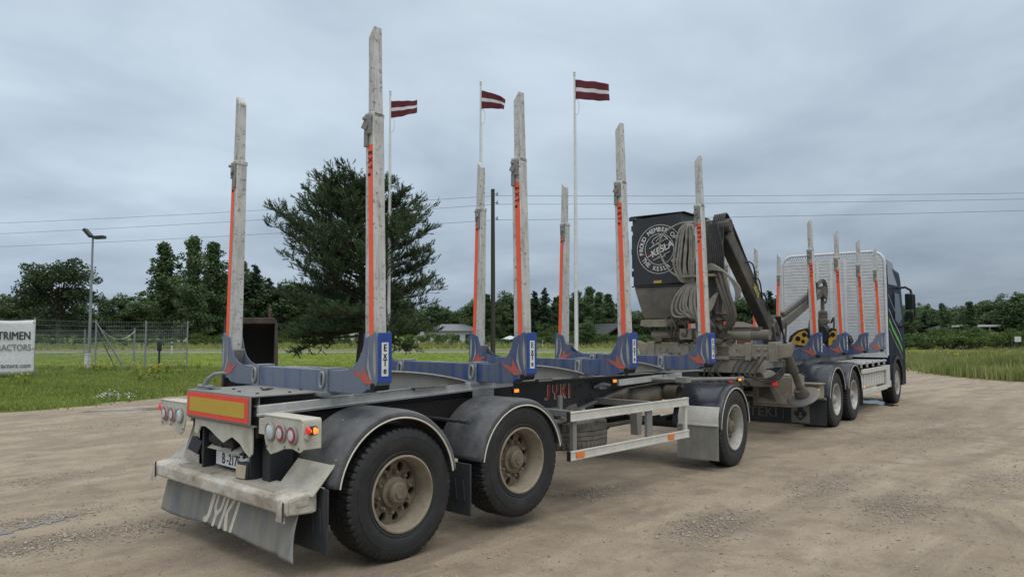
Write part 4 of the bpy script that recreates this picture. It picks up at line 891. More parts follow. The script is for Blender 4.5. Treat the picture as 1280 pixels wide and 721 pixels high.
def make_wheel(R, W, rimr, m_rim, m_lip, style='deep', depth=.15, holes=10):
    """returns a wheel part: mesh 'wheel' (disc and barrel) with sub-parts tyre, rim, hub; outer side is -y, centre of the outer rim lip at local y=-W/2"""
    h = W / 2; mb = MB(); yd = -h + depth
    mb.lathe([(rimr - .045, yd + .01), (rimr - .05, h * .9), (1e-3, h * .9)], n=64)
    disc_with_holes(mb, .135, rimr - .035, yd, holes, .166, .244, .15, dish=.02 if style == 'deep' else -.03)
    mb.lathe([(.135, yd), (.125, yd - .02), (1e-3, yd - .02)], n=48)
    wl = mb.build('wheel', m_rim, ang=40)
    rp = [(rimr + .002, -h * .84), (rimr + .004, -h * .98), (rimr - .010, -h * 1.0), (rimr - .020, -h * .93), (rimr - .022, -h * .80), (rimr - .040, -h * .62), (rimr - .043, yd + .03), (rimr - .030, yd + .03), (rimr - .01, -h * .5)]
    r_ = MB().lathe(rp, n=88, closed=True).build('rim', m_lip, wl, ang=50)
    q = MB(); hd = .085 if style == 'deep' else .04
    q.lathe([(.128, yd - .015), (.122, yd - .04), (.092, yd - .05), (.086, yd - hd), (.070, yd - hd - .016), (1e-3, yd - hd - .016)], n=32)
    q.lathe([(.052, yd - hd - .014), (.046, yd - hd - .030), (1e-3, yd - hd - .030)], n=6)
    for k in range(10):
        a = 2 * math.pi * (k + .5) / 10; c = (.158 * math.cos(a), 0, .158 * math.sin(a))
        q.lathe([(.017, yd + .0), (.017, yd - .032), (.010, yd - .045), (1e-3, yd - .045)], c, 6)
    q.build('hub', m_rim, wl, ang=30)
    tyre_mb(R, W, rimr).build('tyre', rubber, wl, ang=28)
    return wl
def put_wheel(proto_, first, parent, x, y, z, right=True, extra=0.0):
    o = proto_ if first else copy_tree(proto_)
    o.parent = parent; o.location = (x, y, z); o.rotation_euler = (0, random.uniform(0, 6.28), 0) if right else (0, random.uniform(0, 6.28), math.pi)
    if extra: o.rotation_euler[2] += extra
    return o
def fender(parent, x, z, R, a0, a1, y_out, y_in, mat, nm='mudguard', extra=None):
    """arched shell over a wheel; angles in degrees, 0 = +x, 180 = -x"""
    s = 1 if y_out > 0 else -1; prof = [(R - .055, y_out), (R - .018, y_out - s * .008), (R - .004, y_out - s * .045), (R, y_out - s * .10), (R, y_in)]
    mb = MB(); n = 40; vs = []
    for i in range(n + 1):
        a = math.radians(a0 + (a1 - a0) * i / n)
        for r, y in prof: vs.append((r * math.cos(a), y, r * math.sin(a)))
    k = len(prof); mb.add(vs, [(i * k + j, i * k + j + 1, (i + 1) * k + j + 1, (i + 1) * k + j) for i in range(n) for j in range(k - 1)])
    o = mb.build(nm, mat, parent, solid=.01, loc=(x, 0, z), ang=50)
    t = MB().tube([((R - .058) * math.cos(math.radians(a0 + (a1 - a0) * i / n)), y_out + s * .002, (R - .058) * math.sin(math.radians(a0 + (a1 - a0) * i / n))) for i in range(n + 1)], .0075, 8).build('piping', piping, o)
    q = MB()
    for aa in (60, 120):
        for yy in (.25, .6):
            a = math.radians(aa); c = Vector(((R + .004) * math.cos(a), y_out + (y_in - y_out) * yy, (R + .004) * math.sin(a))); q.lathe([(.011, 0), (.009, .007), (1e-3, .009)], c, 8, 'z')
    q.build('bolt', greyfr, o)
    return o
LEFT_SIDE_LEAN = .09
def stake_parts(bunk, s, x, ztop, zj, orange_top, half=.5, zb=1.50, ydrop=None, zblue=1.80, y_b=1.245, y_t=1.165, ytxt=None):
    """one telescopic stake on side s (+1 left, -1 right); sub-part of its bunk"""
    def yy(z): return s * (y_b + (y_t - y_b) * (z - 1.4) / 2.75)
    mb = MB(); dx = .062; mb.use(alu)
    def seg(z0, z1, w0, w1, d0, d1, slant=0.0, xo=0.0):
        vs = []
        for z, w_, d in ((z0, w0, d0), (z1, w1, d1)):
            yo = yy(z); yi = yo - s * w_
            for (xx, y_) in ((-d, yo), (d, yo), (d, yi), (-d, yi)):
                zz = z - (slant if (slant and z == z1 and y_ == yi) else 0)
                vs.append((x + xx + xo, y_, zz))
        mb.add(vs, [(0, 1, 2, 3)[::-1], (4, 5, 6, 7), (0, 1, 5, 4), (1, 2, 6, 5), (2, 3, 7, 6), (3, 0, 4, 7)])
    seg(zb, zj, .122, .100, .060, .053)                         # lower section
    seg(zj - .02, ztop, .078, .070, .044, .040, slant=.085)     # telescopic extension
    seg(zj - .03, zj + .012, .106, .104, .060, .059)            # collar
    # latch on the rear face below the joint
    zl = zj - .02; yc = yy(zl) - s * .05
    mb.use(greyfr); mb.box((x - .066, yc, zj - .09), (.028, .075, .16)); mb.bar((x - .07, yc + s * .03, zj - .02), (x - .095, yc - s * .02, zj - .13), .02, .05); mb.tube([(x - .066, yc, zj - .05), (x - .115, yc, zj - .05)], .016, 8)
    mb.box((x - .070, yc - s * .02, zj - .21), (.02, .04, .12), (0, 0, 0))
    o = mb.build('stake', None, bunk, bevel=.007)
    # orange reflective strip, outer half of the rear face
    q = MB(); q.use(orange)
    z0, z1 = zblue - .06, orange_top; d0 = .060 + (.053 - .060) * (z0 - zb) / (zj - zb); d1 = .060 + (.053 - .060) * (z1 - zb) / (zj - zb)
    vs = []
    for z, d in ((z0, d0), (z1, d1)):
        for a_, t_ in ((.008, .004), (.064, .004), (.064, 0), (.008, 0)): vs.append((x - d - t_, yy(z) - s * a_, z))
    q.add(vs, [(0, 1, 2, 3)[::-1], (4, 5, 6, 7), (0, 1, 5, 4), (1, 2, 6, 5), (2, 3, 7, 6), (3, 0, 4, 7)]); q.build('reflective_strip', orange, bunk, smooth=False)
    q = MB(); zt = z1 - .03
    for i, ch in enumerate('EXTe'): put_text(q, ch, (x - d1 - .0065, yy(zt) - s * .037, zt - .035 - i * .058), REAR, .07, sx=.85, bold=.02, rot=-math.pi / 2)
    q.build('lettering', black_txt, bunk, smooth=False)
    return o
def make_bunk(parent, x, tops, joints, otops, dusty=False, zoff=0.0, clamps=(.57, -.57)):
    """U-shaped bolster across the frame with a stake at each end"""
    xr, xf = x - .115, x + .02
    half = [(0, 1.482), (.70, 1.482), (.86, 1.490), (.95, 1.515), (1.03, 1.565), (1.085, 1.64), (1.125, 1.745), (1.262, 1.80), (1.285, 1.74), (1.292, 1.42), (1.27, 1.385), (1.215, 1.352), (1.16, 1.352), (1.10, 1.318), (.98, 1.305), (0, 1.312)]
    mb = MB(); mb.prism([(-.98, 1.482), (.98, 1.482), (.98, 1.305), (-.98, 1.305)], 'x', xr + .0015, xf - .0015)
    fp = half[1:-1] + [(.70, 1.308)]
    for s in (-1, 1):
        for xa, xb in ((xr, xr + .007), (xf - .007, xf)): mb.prism([(s * a, b) for a, b in fp], 'x', xa, xb)
        mb.prism([(s * a, b) for a, b in ((1.262, 1.79), (1.288, 1.735), (1.290, 1.42), (1.27, 1.388), (1.215, 1.354), (1.15, 1.354), (.985, 1.307), (.985, 1.32), (1.14, 1.37), (1.21, 1.37), (1.255, 1.40), (1.262, 1.43))], 'x', xr + .0072, xf - .0072)
    o = mb.build('bunk', blue_dusty if dusty else blue, parent, bevel=.008, ang=30)
    for s in (-1, 1):
        ti = 0 if s < 0 else 1
        stake_parts(o, s, (xr + xf) / 2, tops[ti], joints[ti], otops[ti])
        q = MB(); q.use(blue_side); q.bb(xr + .002, xf - .002, s * 1.289, s * 1.2955, 1.405, 1.79); q.build('outer_plate', None, o, bevel=.002)
        q = MB(); q.use(white_label); q.bb(x - .082, x - .018, s * 1.2962, s * 1.2985, 1.455, 1.715); q.use(black_txt)
        R_ = SIDE if s < 0 else Matrix(((-1, 0, 0), (0, 0, 1), (0, 1, 0)))
        for i, ch in enumerate('ExTe'): put_text(q, ch, (x - .05, s * 1.2988, 1.672 - i * .058), R_, .075, sx=.85, bold=.03)
        q.build('label_plate', None, o, smooth=False)
        # flame print on the rear face
        q = MB(); q.use(red_faded)
        fl = [(1.235, 1.395), (1.13, 1.39), (1.02, 1.455), (.955, 1.50), (1.045, 1.475), (1.10, 1.463), (1.105, 1.545), (1.16, 1.46), (1.20, 1.42)]
        lo = [(s * a, b) for a, b in fl]; put_poly(q, [(-a, b) for a, b in lo], (xr - .0012, 0, 0), REAR, .002)
        q.use(silver_print); sp = [(1.225, 1.41), (1.19, 1.50), (1.175, 1.60), (1.195, 1.71), (1.168, 1.62), (1.155, 1.52), (1.19, 1.44)]
        put_poly(q, [(-s * a, b) for a, b in sp], (xr - .0012, 0, 0), REAR, .002)
        sp = [(1.262, 1.43), (1.240, 1.52), (1.235, 1.63), (1.25, 1.74), (1.268, 1.62), (1.272, 1.5)]
        put_poly(q, [(-s * a, b) for a, b in sp], (xr - .0012, 0, 0), REAR, .002); q.build('print', None, o, smooth=False)
        q = MB(); q.tube([(xr - .004, s * 1.232, 1.372), (xf + .004, s * 1.232, 1.372)], .030, 12); q.build('end_socket', black_in, o)
        # inner foot bracket of the stake
        q = MB(); q.box(((xr + xf) / 2, s * 1.085, 1.56), (.115, .02, .15), (s * .35, 0, 0)); q.build('foot_bracket', greyfr, o, bevel=.004)
    for cy_ in clamps:
        q = MB(); q.bb(xr - .012, xf + .012, cy_ - .045, cy_ + .045, 1.484, 1.500); q.bb(xr - .018, xr - .002, cy_ - .05, cy_ + .05, 1.30, 1.5)
        lp_ = [(xr - .03, cy_ + .03 * math.cos(a) - .02 * math.sin(a) * .3, 1.40 + .065 * math.sin(a)) for a in [i * math.pi / 10 for i in range(20)]]
        q.tube(lp_, .013, 8, True); q.bb(xf + .002, xf + .018, cy_ - .05, cy_ + .05, 1.30, 1.5); q.bb(xr - .08, xf + .08, cy_ - .07, cy_ + .07, 1.272, 1.302)
        q.build('clamp', galv, o, bevel=.004)
    return o
# ------------------------------------------------------------------ the trailer
TR = thing('timber_trailer', 'empty blue and grey timber trailer with tall stakes and dusty mudguards, nearest the camera', 'trailer', (0, 0, 0))
wl_rear = make_wheel(.52, .36, .300, rim_m, rim_lip, 'deep', .15)
put_wheel(wl_rear, True, TR, 0, -1.08, .52); wl_rear.rotation_euler[1] = .12
o = put_wheel(wl_rear, False, TR, 0, 1.08, .52, False)
o = put_wheel(wl_rear, False, TR, 1.395, -1.08, .61); o = put_wheel(wl_rear, False, TR, 1.395, 1.08, .61, False)
# axles
for x, z in ((0, .52), (1.395, .61)):
    mb = MB(); mb.tube([(x, -1.0, z), (x, 1.0, z)], .07, 14)
    for s in (-1, 1):
        mb.lathe([(.001, s * .72), (.19, s * .72), (.2, s * .9), (.001, s * .9)], (x, 0, z), 24, 'y'); mb.bar((x - .5, s * .45, z + .06), (x + .45, s * .45, z + .10), .09, .05); mb.tube([(x + .02, s * .45, z + .08), (x + .02, s * .45, .92)], .11, 16)
    mb.build('axle', darker, TR)
# mudguards
for s in (-1, 1):
    fender(TR, -.05, .56, .620, 8, 171, s * 1.275, s * .72, fender_m); fender(TR, 1.40, .585, .590, 11, 172, s * 1.275, s * .72, fender_m)
# mud flaps behind the wheels
for s in (-1, 1):
    for (x, z0, z1) in ((-.70, .20, .66), (.72, .22, .66)):
        mb = MB(); mb.bb(x - .008, x + .008, s * 1.27, s * .80, z0, z1); mb.bar((x - .014, s * 1.2, z0 + .12), (x - .014, s * 1.18, z1 - .14), .025, .006, (1, 0, 0)); mb.bar((x - .014, s * 1.1, z0 + .12), (x - .014, s * 1.08, z1 - .14), .025, .006, (1, 0, 0))
        mb.build('mudflap', flap_dark, TR, bevel=.004)
    mb = MB(); mb.tube([(.70, s * 1.25, 1.02), (.70, s * .62, 1.02)], .016, 8); mb.tube([(.66, s * 1.18, 1.03), (.78, s * 1.18, 1.00)], .014, 6); mb.tube([(2.0, s * 1.2, .95), (2.0, s * .4, .95)], .022, 8); mb.build('mudguard_bracket', dark, TR)
# chassis beams: deep web that rises towards the turntable
mb = MB(); web = [(-.88, 1.215), (-.88, .98), (-.4, .88), (.2, .84), (3.05, .86), (4.15, 1.09), (5.0, 1.13), (6.15, 1.13), (6.15, 1.235), (1.0, 1.265)]
for s in (-1, 1): mb.prism(web, 'y', s * .455, s * .440)
o = mb.build('chassis_frame', dark, TR, smooth=False)
mb = MB()
for s in (-1, 1):
    for a, b in (((-.88, 1.22), (1.0, 1.268)), ((1.0, 1.268), (6.15, 1.238))): mb.bar((a[0], s * .45, a[1]), (b[0], s * .45, b[1]), .12, .014)
    for a, b in (((.2, .845), (3.05, .858)), ((3.05, .858), (4.15, 1.085)), ((4.15, 1.085), (5.0, 1.122)), ((5.0, 1.122), (6.15, 1.122))): mb.bar((a[0], s * .45, a[1] - .004), (b[0], s * .45, b[1] - .004), .13, .016)
mb.build('beam_flange', greyfr, o)
mb = MB()
for x in (-.55, .3, 1.0, 1.9, 2.9, 3.9, 4.9, 5.9): mb.bb(x - .04, x + .04, -.43, .43, 1.14, 1.21) if x > 3.5 else mb.bb(x - .04, x + .04, -.43, .43, .95, 1.15)
mb.build('cross_member', darker, o)
q = MB()
for k in range(26):
    x = 2.2 + .11 * (k % 13) + random.uniform(-.02, .02); z = (1.0, 1.16)[k // 13] + random.uniform(-.05, .05); q.lathe([(.009, -.462), (.009, -.456), (.001, -.456)], (x, 0, z), 8, 'y') if x > 3.15 else None
if q.v: q.build('rivet', black_in, o)
# hub lettering on the web
q = MB(); q.use(cream_txt)
for pl_ in block_word('JYKI', .165, .82, .34): put_poly(q, pl_, (2.875, -.4575, 1.115), SIDE)
q.use(red_txt)
for pl_ in block_word('JYKI', .150, .90, .34): put_poly(q, pl_, (2.885, -.4605, 1.117), SIDE)
q.build('lettering', None, TR, smooth=False)
# aluminium side rails and cross supports
for s in (-1, 1):
    mb = MB(); mb.bar((-.90, s * .60, 1.19), (1.95, s * .60, 1.275), .035, .085); mb.bar((-.92, s * .6215, 1.165), (1.95, s * .6215, 1.25), .008, .012); mb.build('side_rail', alu_clean, TR, bevel=.003)
    mb = MB(); mb.bar((3.85, s * .62, 1.175), (4.85, s * .62, 1.20), .035, .075); mb.build('side_rail', alu_clean, TR, bevel=.003)
    mb = MB(); mb.bar((4.9, s * .62, 1.20), (5.35, s * .62, 1.21), .035, .07); mb.build('side_rail', alu_clean, TR, bevel=.003)
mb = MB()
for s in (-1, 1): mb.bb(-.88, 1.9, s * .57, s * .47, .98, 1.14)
mb.build('dark_gap_filler', black_in, TR)  # black slab added where the frame side is open and dark
for s in (-1, 1):
    mb = MB(); mb.tube([(4.6, s * 1.16, 1.205), (5.95, s * 1.2, 1.155)], .024, 10); mb.box((4.55, s * 1.12, 1.2), (.12, .16, .07)); mb.box((5.95, s * 1.2, 1.155), (.14, .05, .055)); mb.tube([(4.6, s * .5, 1.18), (4.6, s * 1.15, 1.2)], .025, 8); mb.build('outrigger_bar', greyfr, TR, bevel=.004)
# marker lamps (lit amber)
for s in (-1, 1):
    for (x, y, z) in ((1.98, .64, 1.185), (3.72, .66, 1.205), (5.86, 1.232, 1.148)):
        m_ = MB(); m_.bb(x - .045, x + .045, s * y, s * (y - .03), z - .028, z + .028); b_ = m_.build('marker_lamp', black_pl, TR, bevel=.004); MB().bb(x - .036, x + .03, s * (y + .012), s * (y - .002), z - .017, z + .017).build('lens', amber_lit, b_, bevel=.004)
    q = MB(); q.bb(1.36, 1.66, s * .620, s * .626, 1.15, 1.22); q.build('id_plate', galv, TR, bevel=.002)
# bunks with stakes
B1 = make_bunk(TR, -.175, (4.255, 4.195), (3.535, 3.51), (3.28, 3.46), True)
B2 = make_bunk(TR, 1.54, (4.133, 4.16), (3.47, 3.46), (3.24, 3.42))
B3 = make_bunk(TR, 3.25, (4.187, 4.105), (3.50, 3.46), (3.26, 3.42))
B4 = make_bunk(TR, 5.05, (4.13, 4.09), (3.46, 3.45), (3.22, 3.42))
# arched load guides between the bunks
for x0, x1 in ((-.14, 1.27), (1.58, 3.12), (3.28, 4.86)):
    for s in (-1, 1):
        pts = []; n = 14
        for i in range(n + 1):
            t = i / n; pts.append((x0 + (x1 - x0) * t, 1.312 + .145 * (1 - t ** 2.4)))
        poly = [(x0, 1.300)] + pts + [(x1, 1.300)]
        mb = MB(); mb.prism(poly, 'y', s * .60, s * .612); cap = MB()
        for a, b in zip(pts, pts[1:]): cap.bar((a[0], s * .60, a[1] + .004), (b[0] + .004, s * .60, b[1] + .004), .11, .012)
        o = mb.build('load_guide', greyfr, TR, smooth=False); cap.build('top_plate', alu_clean, o)
        q = MB(); q.bb(x0 + .1, x1 - .25, s * .56, s * .66, 1.290, 1.300); q.bb(x0 + .44, x0 + .48, s * .59, s * .64, 1.30, 1.44); q.bb(x0 + .75, x0 + .98, s * .59, s * .65, 1.262, 1.29); q.build('guide_bracket', greyfr, o)
# rear top box with reflector
mb = MB(); mb.bb(-.93, -.20, -.56, .56, 1.292, 1.306); mb.bb(-.945, -.93, -.56, .56, 1.075, 1.306); mb.bb(-.93, -.915, .5, .56, 1.08, 1.29)
mb.bb(-.93, -.86, -.56, .56, 1.06, 1.075); mb.bb(-.93, -.3, .548, .56, 1.15, 1.29); mb.bb(-.86, -.85, -.54, .54, 1.08, 1.29)
RB = mb.build('rear_box', greyfr, TR, bevel=.008)
q = MB(); q.use(reflect_r); q.bb(-.950, -.9455, -.540, .540, 1.092, 1.288); q.use(reflect_y); q.bb(-.953, -.9503, -.487, .487, 1.128, 1.247); q.build('reflector_panel', None, TR, bevel=.001)
q = MB(); q.bb(-.90, -.75, .33, .52, 1.307, 1.316); q.tube([(-.87, .5, 1.33), (-.84, .28, 1.33)], .018, 8); q.tube([(-.86, .42, 1.33), (-.85, .36, 1.40), (-.82, .30, 1.44), (-.80, .16, 1.455)], [.022, .02, .016, .012], 10); q.build('hook', galv, TR)
q = MB()
for (x, y) in ((-.8, -.4), (-.8, -.1), (-.7, .2), (-.55, -.46), (-.5, .1), (-.35, -.3)): q.lathe([(.014, 1.306), (.014, 1.314), (1e-3, 1.316)], (x, y, 0), 8, 'z')
q.build('bolt', dark, RB)
q = MB(); [q.box((-.52 + random.gauss(0, .04), -.05 + random.gauss(0, .05), 1.312), (.05, .02, .008), (0, 0, random.uniform(0, 3))) for _ in range(9)]; q.build('bark_scraps', rust, RB)
# folded skirt under the box with a wavy lower edge
pl = [(.47, 1.06)] + [(y, 1.06 - dz) for y, dz in ((.49, .12), (.42, .13), (.37, .06), (.28, .055), (.18, .08), (.05, .13), (-.05, .16), (-.12, .13), (-.2, .1), (-.33, .14), (-.42, .2), (-.49, .23), (-.53, .2))] + [(-.53, 1.06)]
mb = MB(); mb.prism(pl, 'x', -.905, -.893); mb.build('skirt_plate', cream, TR, smooth=False)
# lamp brackets with three round lamps each
for s in (-1, 1):
    # y positions measured outward from the centre line
    pl = [(.69, 1.165), (1.22, 1.165), (1.235, 1.14), (1.235, .955), (1.20, .935), (1.10, .955), (.99, .945), (.87, .905), (.79, .885), (.73, .92), (.70, 1.0)]
    mb = MB(); mb.prism([(s * a, b) for a, b in pl], 'x', -.895, -.885); mb.prism([(s * .69, 1.165), (s * 1.22, 1.165), (s * 1.235, 1.155), (s * 1.235, 1.168), (s * 1.22, 1.178), (s * .69, 1.178)], 'x', -.90, -.74)
    mb.bb(-.89, -.74, s * 1.225, s * 1.237, .96, 1.16); mb.bb(-.89, -.60, s * .60, s * .70, 1.02, 1.14)
    lb = mb.build('lamp_bracket', cream, TR, bevel=.004, ang=25)
    for yk, kind in ((.80, 'w'), (.955, 'r'), (1.115, 'r')):
        q = MB(); q.use(lens_ring); q.lathe([(.066, -.896), (.070, -.910), (.060, -.917), (.056, -.908), (.056, -.90)], (0, s * yk, 1.055), 32, 'x')
        if kind == 'w': q.use(lens_w); q.lathe([(.057, -.909), (.045, -.917), (1e-3, -.921)], (0, s * yk, 1.055), 32, 'x')
        else:
            q.use(lens_r); q.lathe([(.057, -.909), (.054, -.917), (.037, -.921)], (0, s * yk, 1.055), 32, 'x'); q.use(lens_w); q.lathe([(.037, -.921), (.02, -.925), (1e-3, -.926)], (0, s * yk, 1.055), 32, 'x')
        q.build('tail_lamp', None, lb)
    q = MB(); q.use(cream); q.tube([(-.86, s * 1.235, 1.04), (-.84, s * 1.26, 1.08), (-.85, s * 1.285, 1.105)], [.026, .024, .03], 12); q.use(black_pl); q.tube([(-.875, s * 1.30, 1.10), (-.83, s * 1.30, 1.10)], .034, 16)
    q.use(red_lit); q.lathe([(.03, -.876), (.024, -.89), (1e-3, -.893)], (0, s * 1.285, 1.10), 16, 'x'); q.use(amber_lit); q.lathe([(.028, s * 1.315), (.02, s * 1.338), (1e-3, s * 1.343)], (-.85, 0, 1.10), 16, 'y'); q.build('position_lamp', None, lb)
    q = MB()
    for a, b in ((.74, .94), (1.0, .96), (1.19, .965)): q.lathe([(.008, -.897), (.006, -.902), (1e-3, -.903)], (0, s * a, b), 8, 'x')
    q.build('bolt', dark, lb)
    # bent spray plate joining bumper and mudguard
    q = MB(); q.prism([(-.80, .62), (-.58, .86), (-.572, .852), (-.792, .612)], 'y', s * .72, s * 1.22); q.bb(-.60, -.592, s * .72, s * 1.22, .70, .855); q.build('spray_plate', cream, TR, bevel=.002)
    # rear uprights
    q = MB(); q.prism([(-.86, .64), (-.70, .64), (-.70, 1.06), (-.86, 1.06)], 'y', s * .40, s * .43); q.bb(-.80, -.60, s * .50, s * .62, .60, 1.05); q.build('bumper_upright', dark, TR, bevel=.004)
# bumper
pl = [(-.985, .515), (-.98, .598), (-.955, .622), (-.74, .65), (-.73, .64), (-.73, .50), (-.76, .49), (-.97, .502)]
mb = MB(); mb.prism(pl, 'y', -1.17, 1.13); BP = mb.build('rear_bumper', cream_dirty, TR, bevel=.01, ang=25)
q = MB(); q.prism([(-.96, .51), (-.955, .60), (-.76, .64), (-.745, .50)], 'y', -1.178, -1.171); q.bb(-.90, -.80, -1.184, -1.179, .555, .585); q.build('end_cap', cream, BP, bevel=.003)
for y in (-1.12, 1.10):
    q = MB(); q.prism([(y - .055, .46), (y + .055, .46), (y + .01, .615), (y - .005, .615)], 'x', -.999, -.987); q.build('corner_marker', cream_dirty, BP)
    q = MB(); q.bb(-1.006, -.994, y - .052, y - .044, .465, .60) if y < 0 else q.bb(-1.006, -.994, y - .05, y - .043, .50, .63); q.build('marker_edge', rust, BP)
for y0, y1 in ((-.9, -.25), (.1, .75)):
    q = MB(); k = int(abs(y1 - y0) / .035)
    for i in range(k): y = y0 + (y1 - y0) * i / k; q.bb(-.93, -.80, y, y + .012, .628, .642)
    q.build('step_ribs', cream, BP)
# wide mud flap under the bumper
vs = []; nx, nz = 60, 14
for j in range(nz + 1):
    for i in range(nx + 1):
        u, v_ = i / nx, j / nz; y = -1.14 + 2.24 * u
        low = .20 + .055 * (abs(u - .46) < .02) * 0 + .028 * math.cos((u - .5) * 9) * v_
        z = .49 - (.49 - low) * v_; rib = .006 * (max(0, math.sin(2 * math.pi * (y + 1.14) / .065)) ** 2) * (1 if y < -.68 else 0.25 if y > .75 else 0)
        x = -.86 - .05 * v_ + .02 * math.sin(u * 10) * v_ - rib - .06 * max(0, (u - .0) < .1) * v_ * (1 - u / .1)
        vs.append((x, y - (.12 * v_ ** 2 if u < .05 else 0) * (1 - u / .05), z))
fs = [(j * (nx + 1) + i, j * (nx + 1) + i + 1, (j + 1) * (nx + 1) + i + 1, (j + 1) * (nx + 1) + i) for j in range(nz) for i in range(nx)]
mb = MB(); mb.add(vs, fs); FLP = mb.build('wide_mudflap', flap_m, TR, solid=.008, ang=60)
q = MB()
def flx(y, z):
    u = (y + 1.14) / 2.24; v_ = (.49 - z) / .27
    for _ in range(6): v_ = (.49 - z) / (.49 - .20 - .028 * math.cos((u - .5) * 9) * v_)
    return -.86 - .05 * v_ + .02 * math.sin(u * 10) * v_ - .0065
for pl_ in block_word('JYKI', .245, .78, .15, .22):
    R2 = [(-.02 - a, .345 + b) for a, b in pl_]; nn = len(R2)
    q.add([(flx(a, b), a, b) for a, b in R2] + [(flx(a, b) + .004, a, b) for a, b in R2], [tuple(range(nn)), tuple(range(nn, 2 * nn))[::-1]] + [(i, (i + 1) % nn, nn + (i + 1) % nn, nn + i) for i in range(nn)])
q.build('lettering', cream_txt, FLP, smooth=False)
# number plate, plate lamp shield and work lamp
q = MB(); q.bb(-.80, -.79, -.31, .29, .675, .80); PL = q.build('number_plate', white_label, TR, bevel=.004); q = MB(); put_text(q, 'B -217F', (-.8015, .02, .735), REAR, .125, sx=.8, bold=.012); q.build('lettering', black_txt, PL, smooth=False)
q = MB(); q.bb(-.803, -.80, -.315, .295, .672, .680); q.bb(-.803, -.80, -.315, .295, .795, .803); q.build('frame', dark, PL)
q = MB(); q.prism([(-.86, .815), (-.79, .86), (-.78, .86), (-.78, .83)], 'y', -.22, .34); q.build('plate_shield', cream, TR, bevel=.004)
q = MB(); q.use(dark); q.box((-.84, -.33, .70), (.09, .15, .13), (0, .1, .12)); q.tube([(-.84, -.3, .63), (-.80, -.3, .56)], .015, 8); q.use(M('dusty_lamp_glass', (.42, .37, .26), .4, dirt=.4)); q.box((-.892, -.335, .70), (.012, .125, .105), (0, .1, .12)); q.build('work_lamp', None, TR, bevel=.012)
q = MB(); q.use(dark); q.box((-.80, .62, .80), (.10, .14, .12), (.3, .2, .3)); q.tube([(-.8, .55, .78), (-.82, .48, .66), (-.8, .44, .62)], .014, 8); q.tube([(-.78, .5, .95), (-.8, .45, .8), (-.78, .42, .65)], .018, 8); q.box((-.78, .47, .72), (.08, .08, .1)); q.build('air_coupling', dark, TR, bevel=.006)
q = MB(); q.prism([(.42, .62), (.95, .66), (.72, 1.02), (.52, 1.05)], 'x', -.80, -.79); q.build('side_plate', cream, TR)
q = MB(); q.bb(-.75, -.60, -.40, .40, .66, .98); q.tube([(-.76, -.1, .9), (-.76, .3, .9)], .09, 18); q.build('rear_cross_beam', darker, TR, bevel=.01)
q = MB()
for k in range(4): y0 = .38 - k * .2; q.tube([(-.80, y0, 1.0), (-.84, y0 - .06, .88 - .03 * k), (-.80, y0 - .12, .82), (-.76, y0 - .16, .95)], .012, 6)
q.build('cable', hose_d, TR)
# side guards with reflectors
for s in (-1, 1):
    g = MB(); Y = s * 1.25
    for z0, z1 in ((.897, .995), (.510, .603)):
        g.bb(2.11, 4.45, Y, Y - s * .022, z0, z1); g.bb(2.11, 4.45, Y + s * .006, Y, z1 - .018, z1); g.bb(2.11, 4.45, Y + s * .006, Y, z0, z0 + .018)
    g.bb(4.40, 4.452, Y - s * .024, Y - s * .06, .51, .995); gd = g.build('side_guard', guard_m, TR, bevel=.003)
    q = MB()
    for z0, z1 in ((.895, .997), (.508, .605)): q.bb(2.095, 2.112, Y + s * .008, Y - s * .03, z0, z1)
    q.build('end_cap', dark, gd)
    q = MB(); q.bb(2.19, 2.25, Y - s * .024, Y - s * .07, .60, .90); q.bb(3.55, 3.66, Y - s * .024, Y - s * .06, .60, .90); q.bb(3.58, 3.64, Y - s * .03, Y - s * .8, .93, 1.0); q.bb(2.16, 2.22, Y - s * .03, Y - s * .8, .93, 1.0); q.build('guard_bracket', greyfr, gd)
    for x in (2.27, 4.02):
        q = MB(); q.bb(x - .065, x + .065, Y + s * .001, Y + s * .012, .528, .583); q.build('reflector', amber, gd, bevel=.003)
# spare tyre slung flat under the frame
sp_ = tyre_mb(.50, .30, .29).build('spare_tyre', rubber_dusty, TR, ang=28); sp_.rotation_euler = (math.pi / 2, 0, 0); sp_.location = (2.62, -.72, .715)
q = MB(); q.bar((2.0, -1.05, .90), (3.1, -1.05, .90), .05, .03); q.bar((2.1, -.4, .58), (3.1, -.4, .58), .05, .03); q.tube([(2.6, -.72, .6), (2.6, -.72, 1.1)], .03, 10); q.build('spare_carrier', greyfr, TR)
# clutter in front of the rear wheels: valves, springs and hoses
q = MB()
for _ in range(12): c = (random.uniform(2.0, 2.9), random.uniform(-.75, -.5), random.uniform(.78, .92)); q.box(c, (random.uniform(.06, .16), .1, random.uniform(.05, .12)), (random.uniform(-.4, .4), random.uniform(-.4, .4), random.uniform(-.4, .4)))
for _ in range(5): x = random.uniform(2.0, 2.7); q.tube([(x, -.6, .86), (x + .12, -.72, .94), (x + .3, -.74, .88), (x + .42, -.66, .80)], .02, 8)
q.lathe([(.001, -.78), (.09, -.78), (.1, -.6), (.001, -.6)], (2.35, 0, .88), 20, 'y'); q.build('valve_block', mud_dark, TR, bevel=.006)
q = MB(); q.tube([(3.55, -.47, 1.13), (3.62, -.56, 1.17), (3.75, -.56, 1.15), (3.8, -.47, 1.12)], .02, 8); q.box((3.66, -.5, 1.13), (.14, .06, .05)); q.build('shackle', galv, TR)
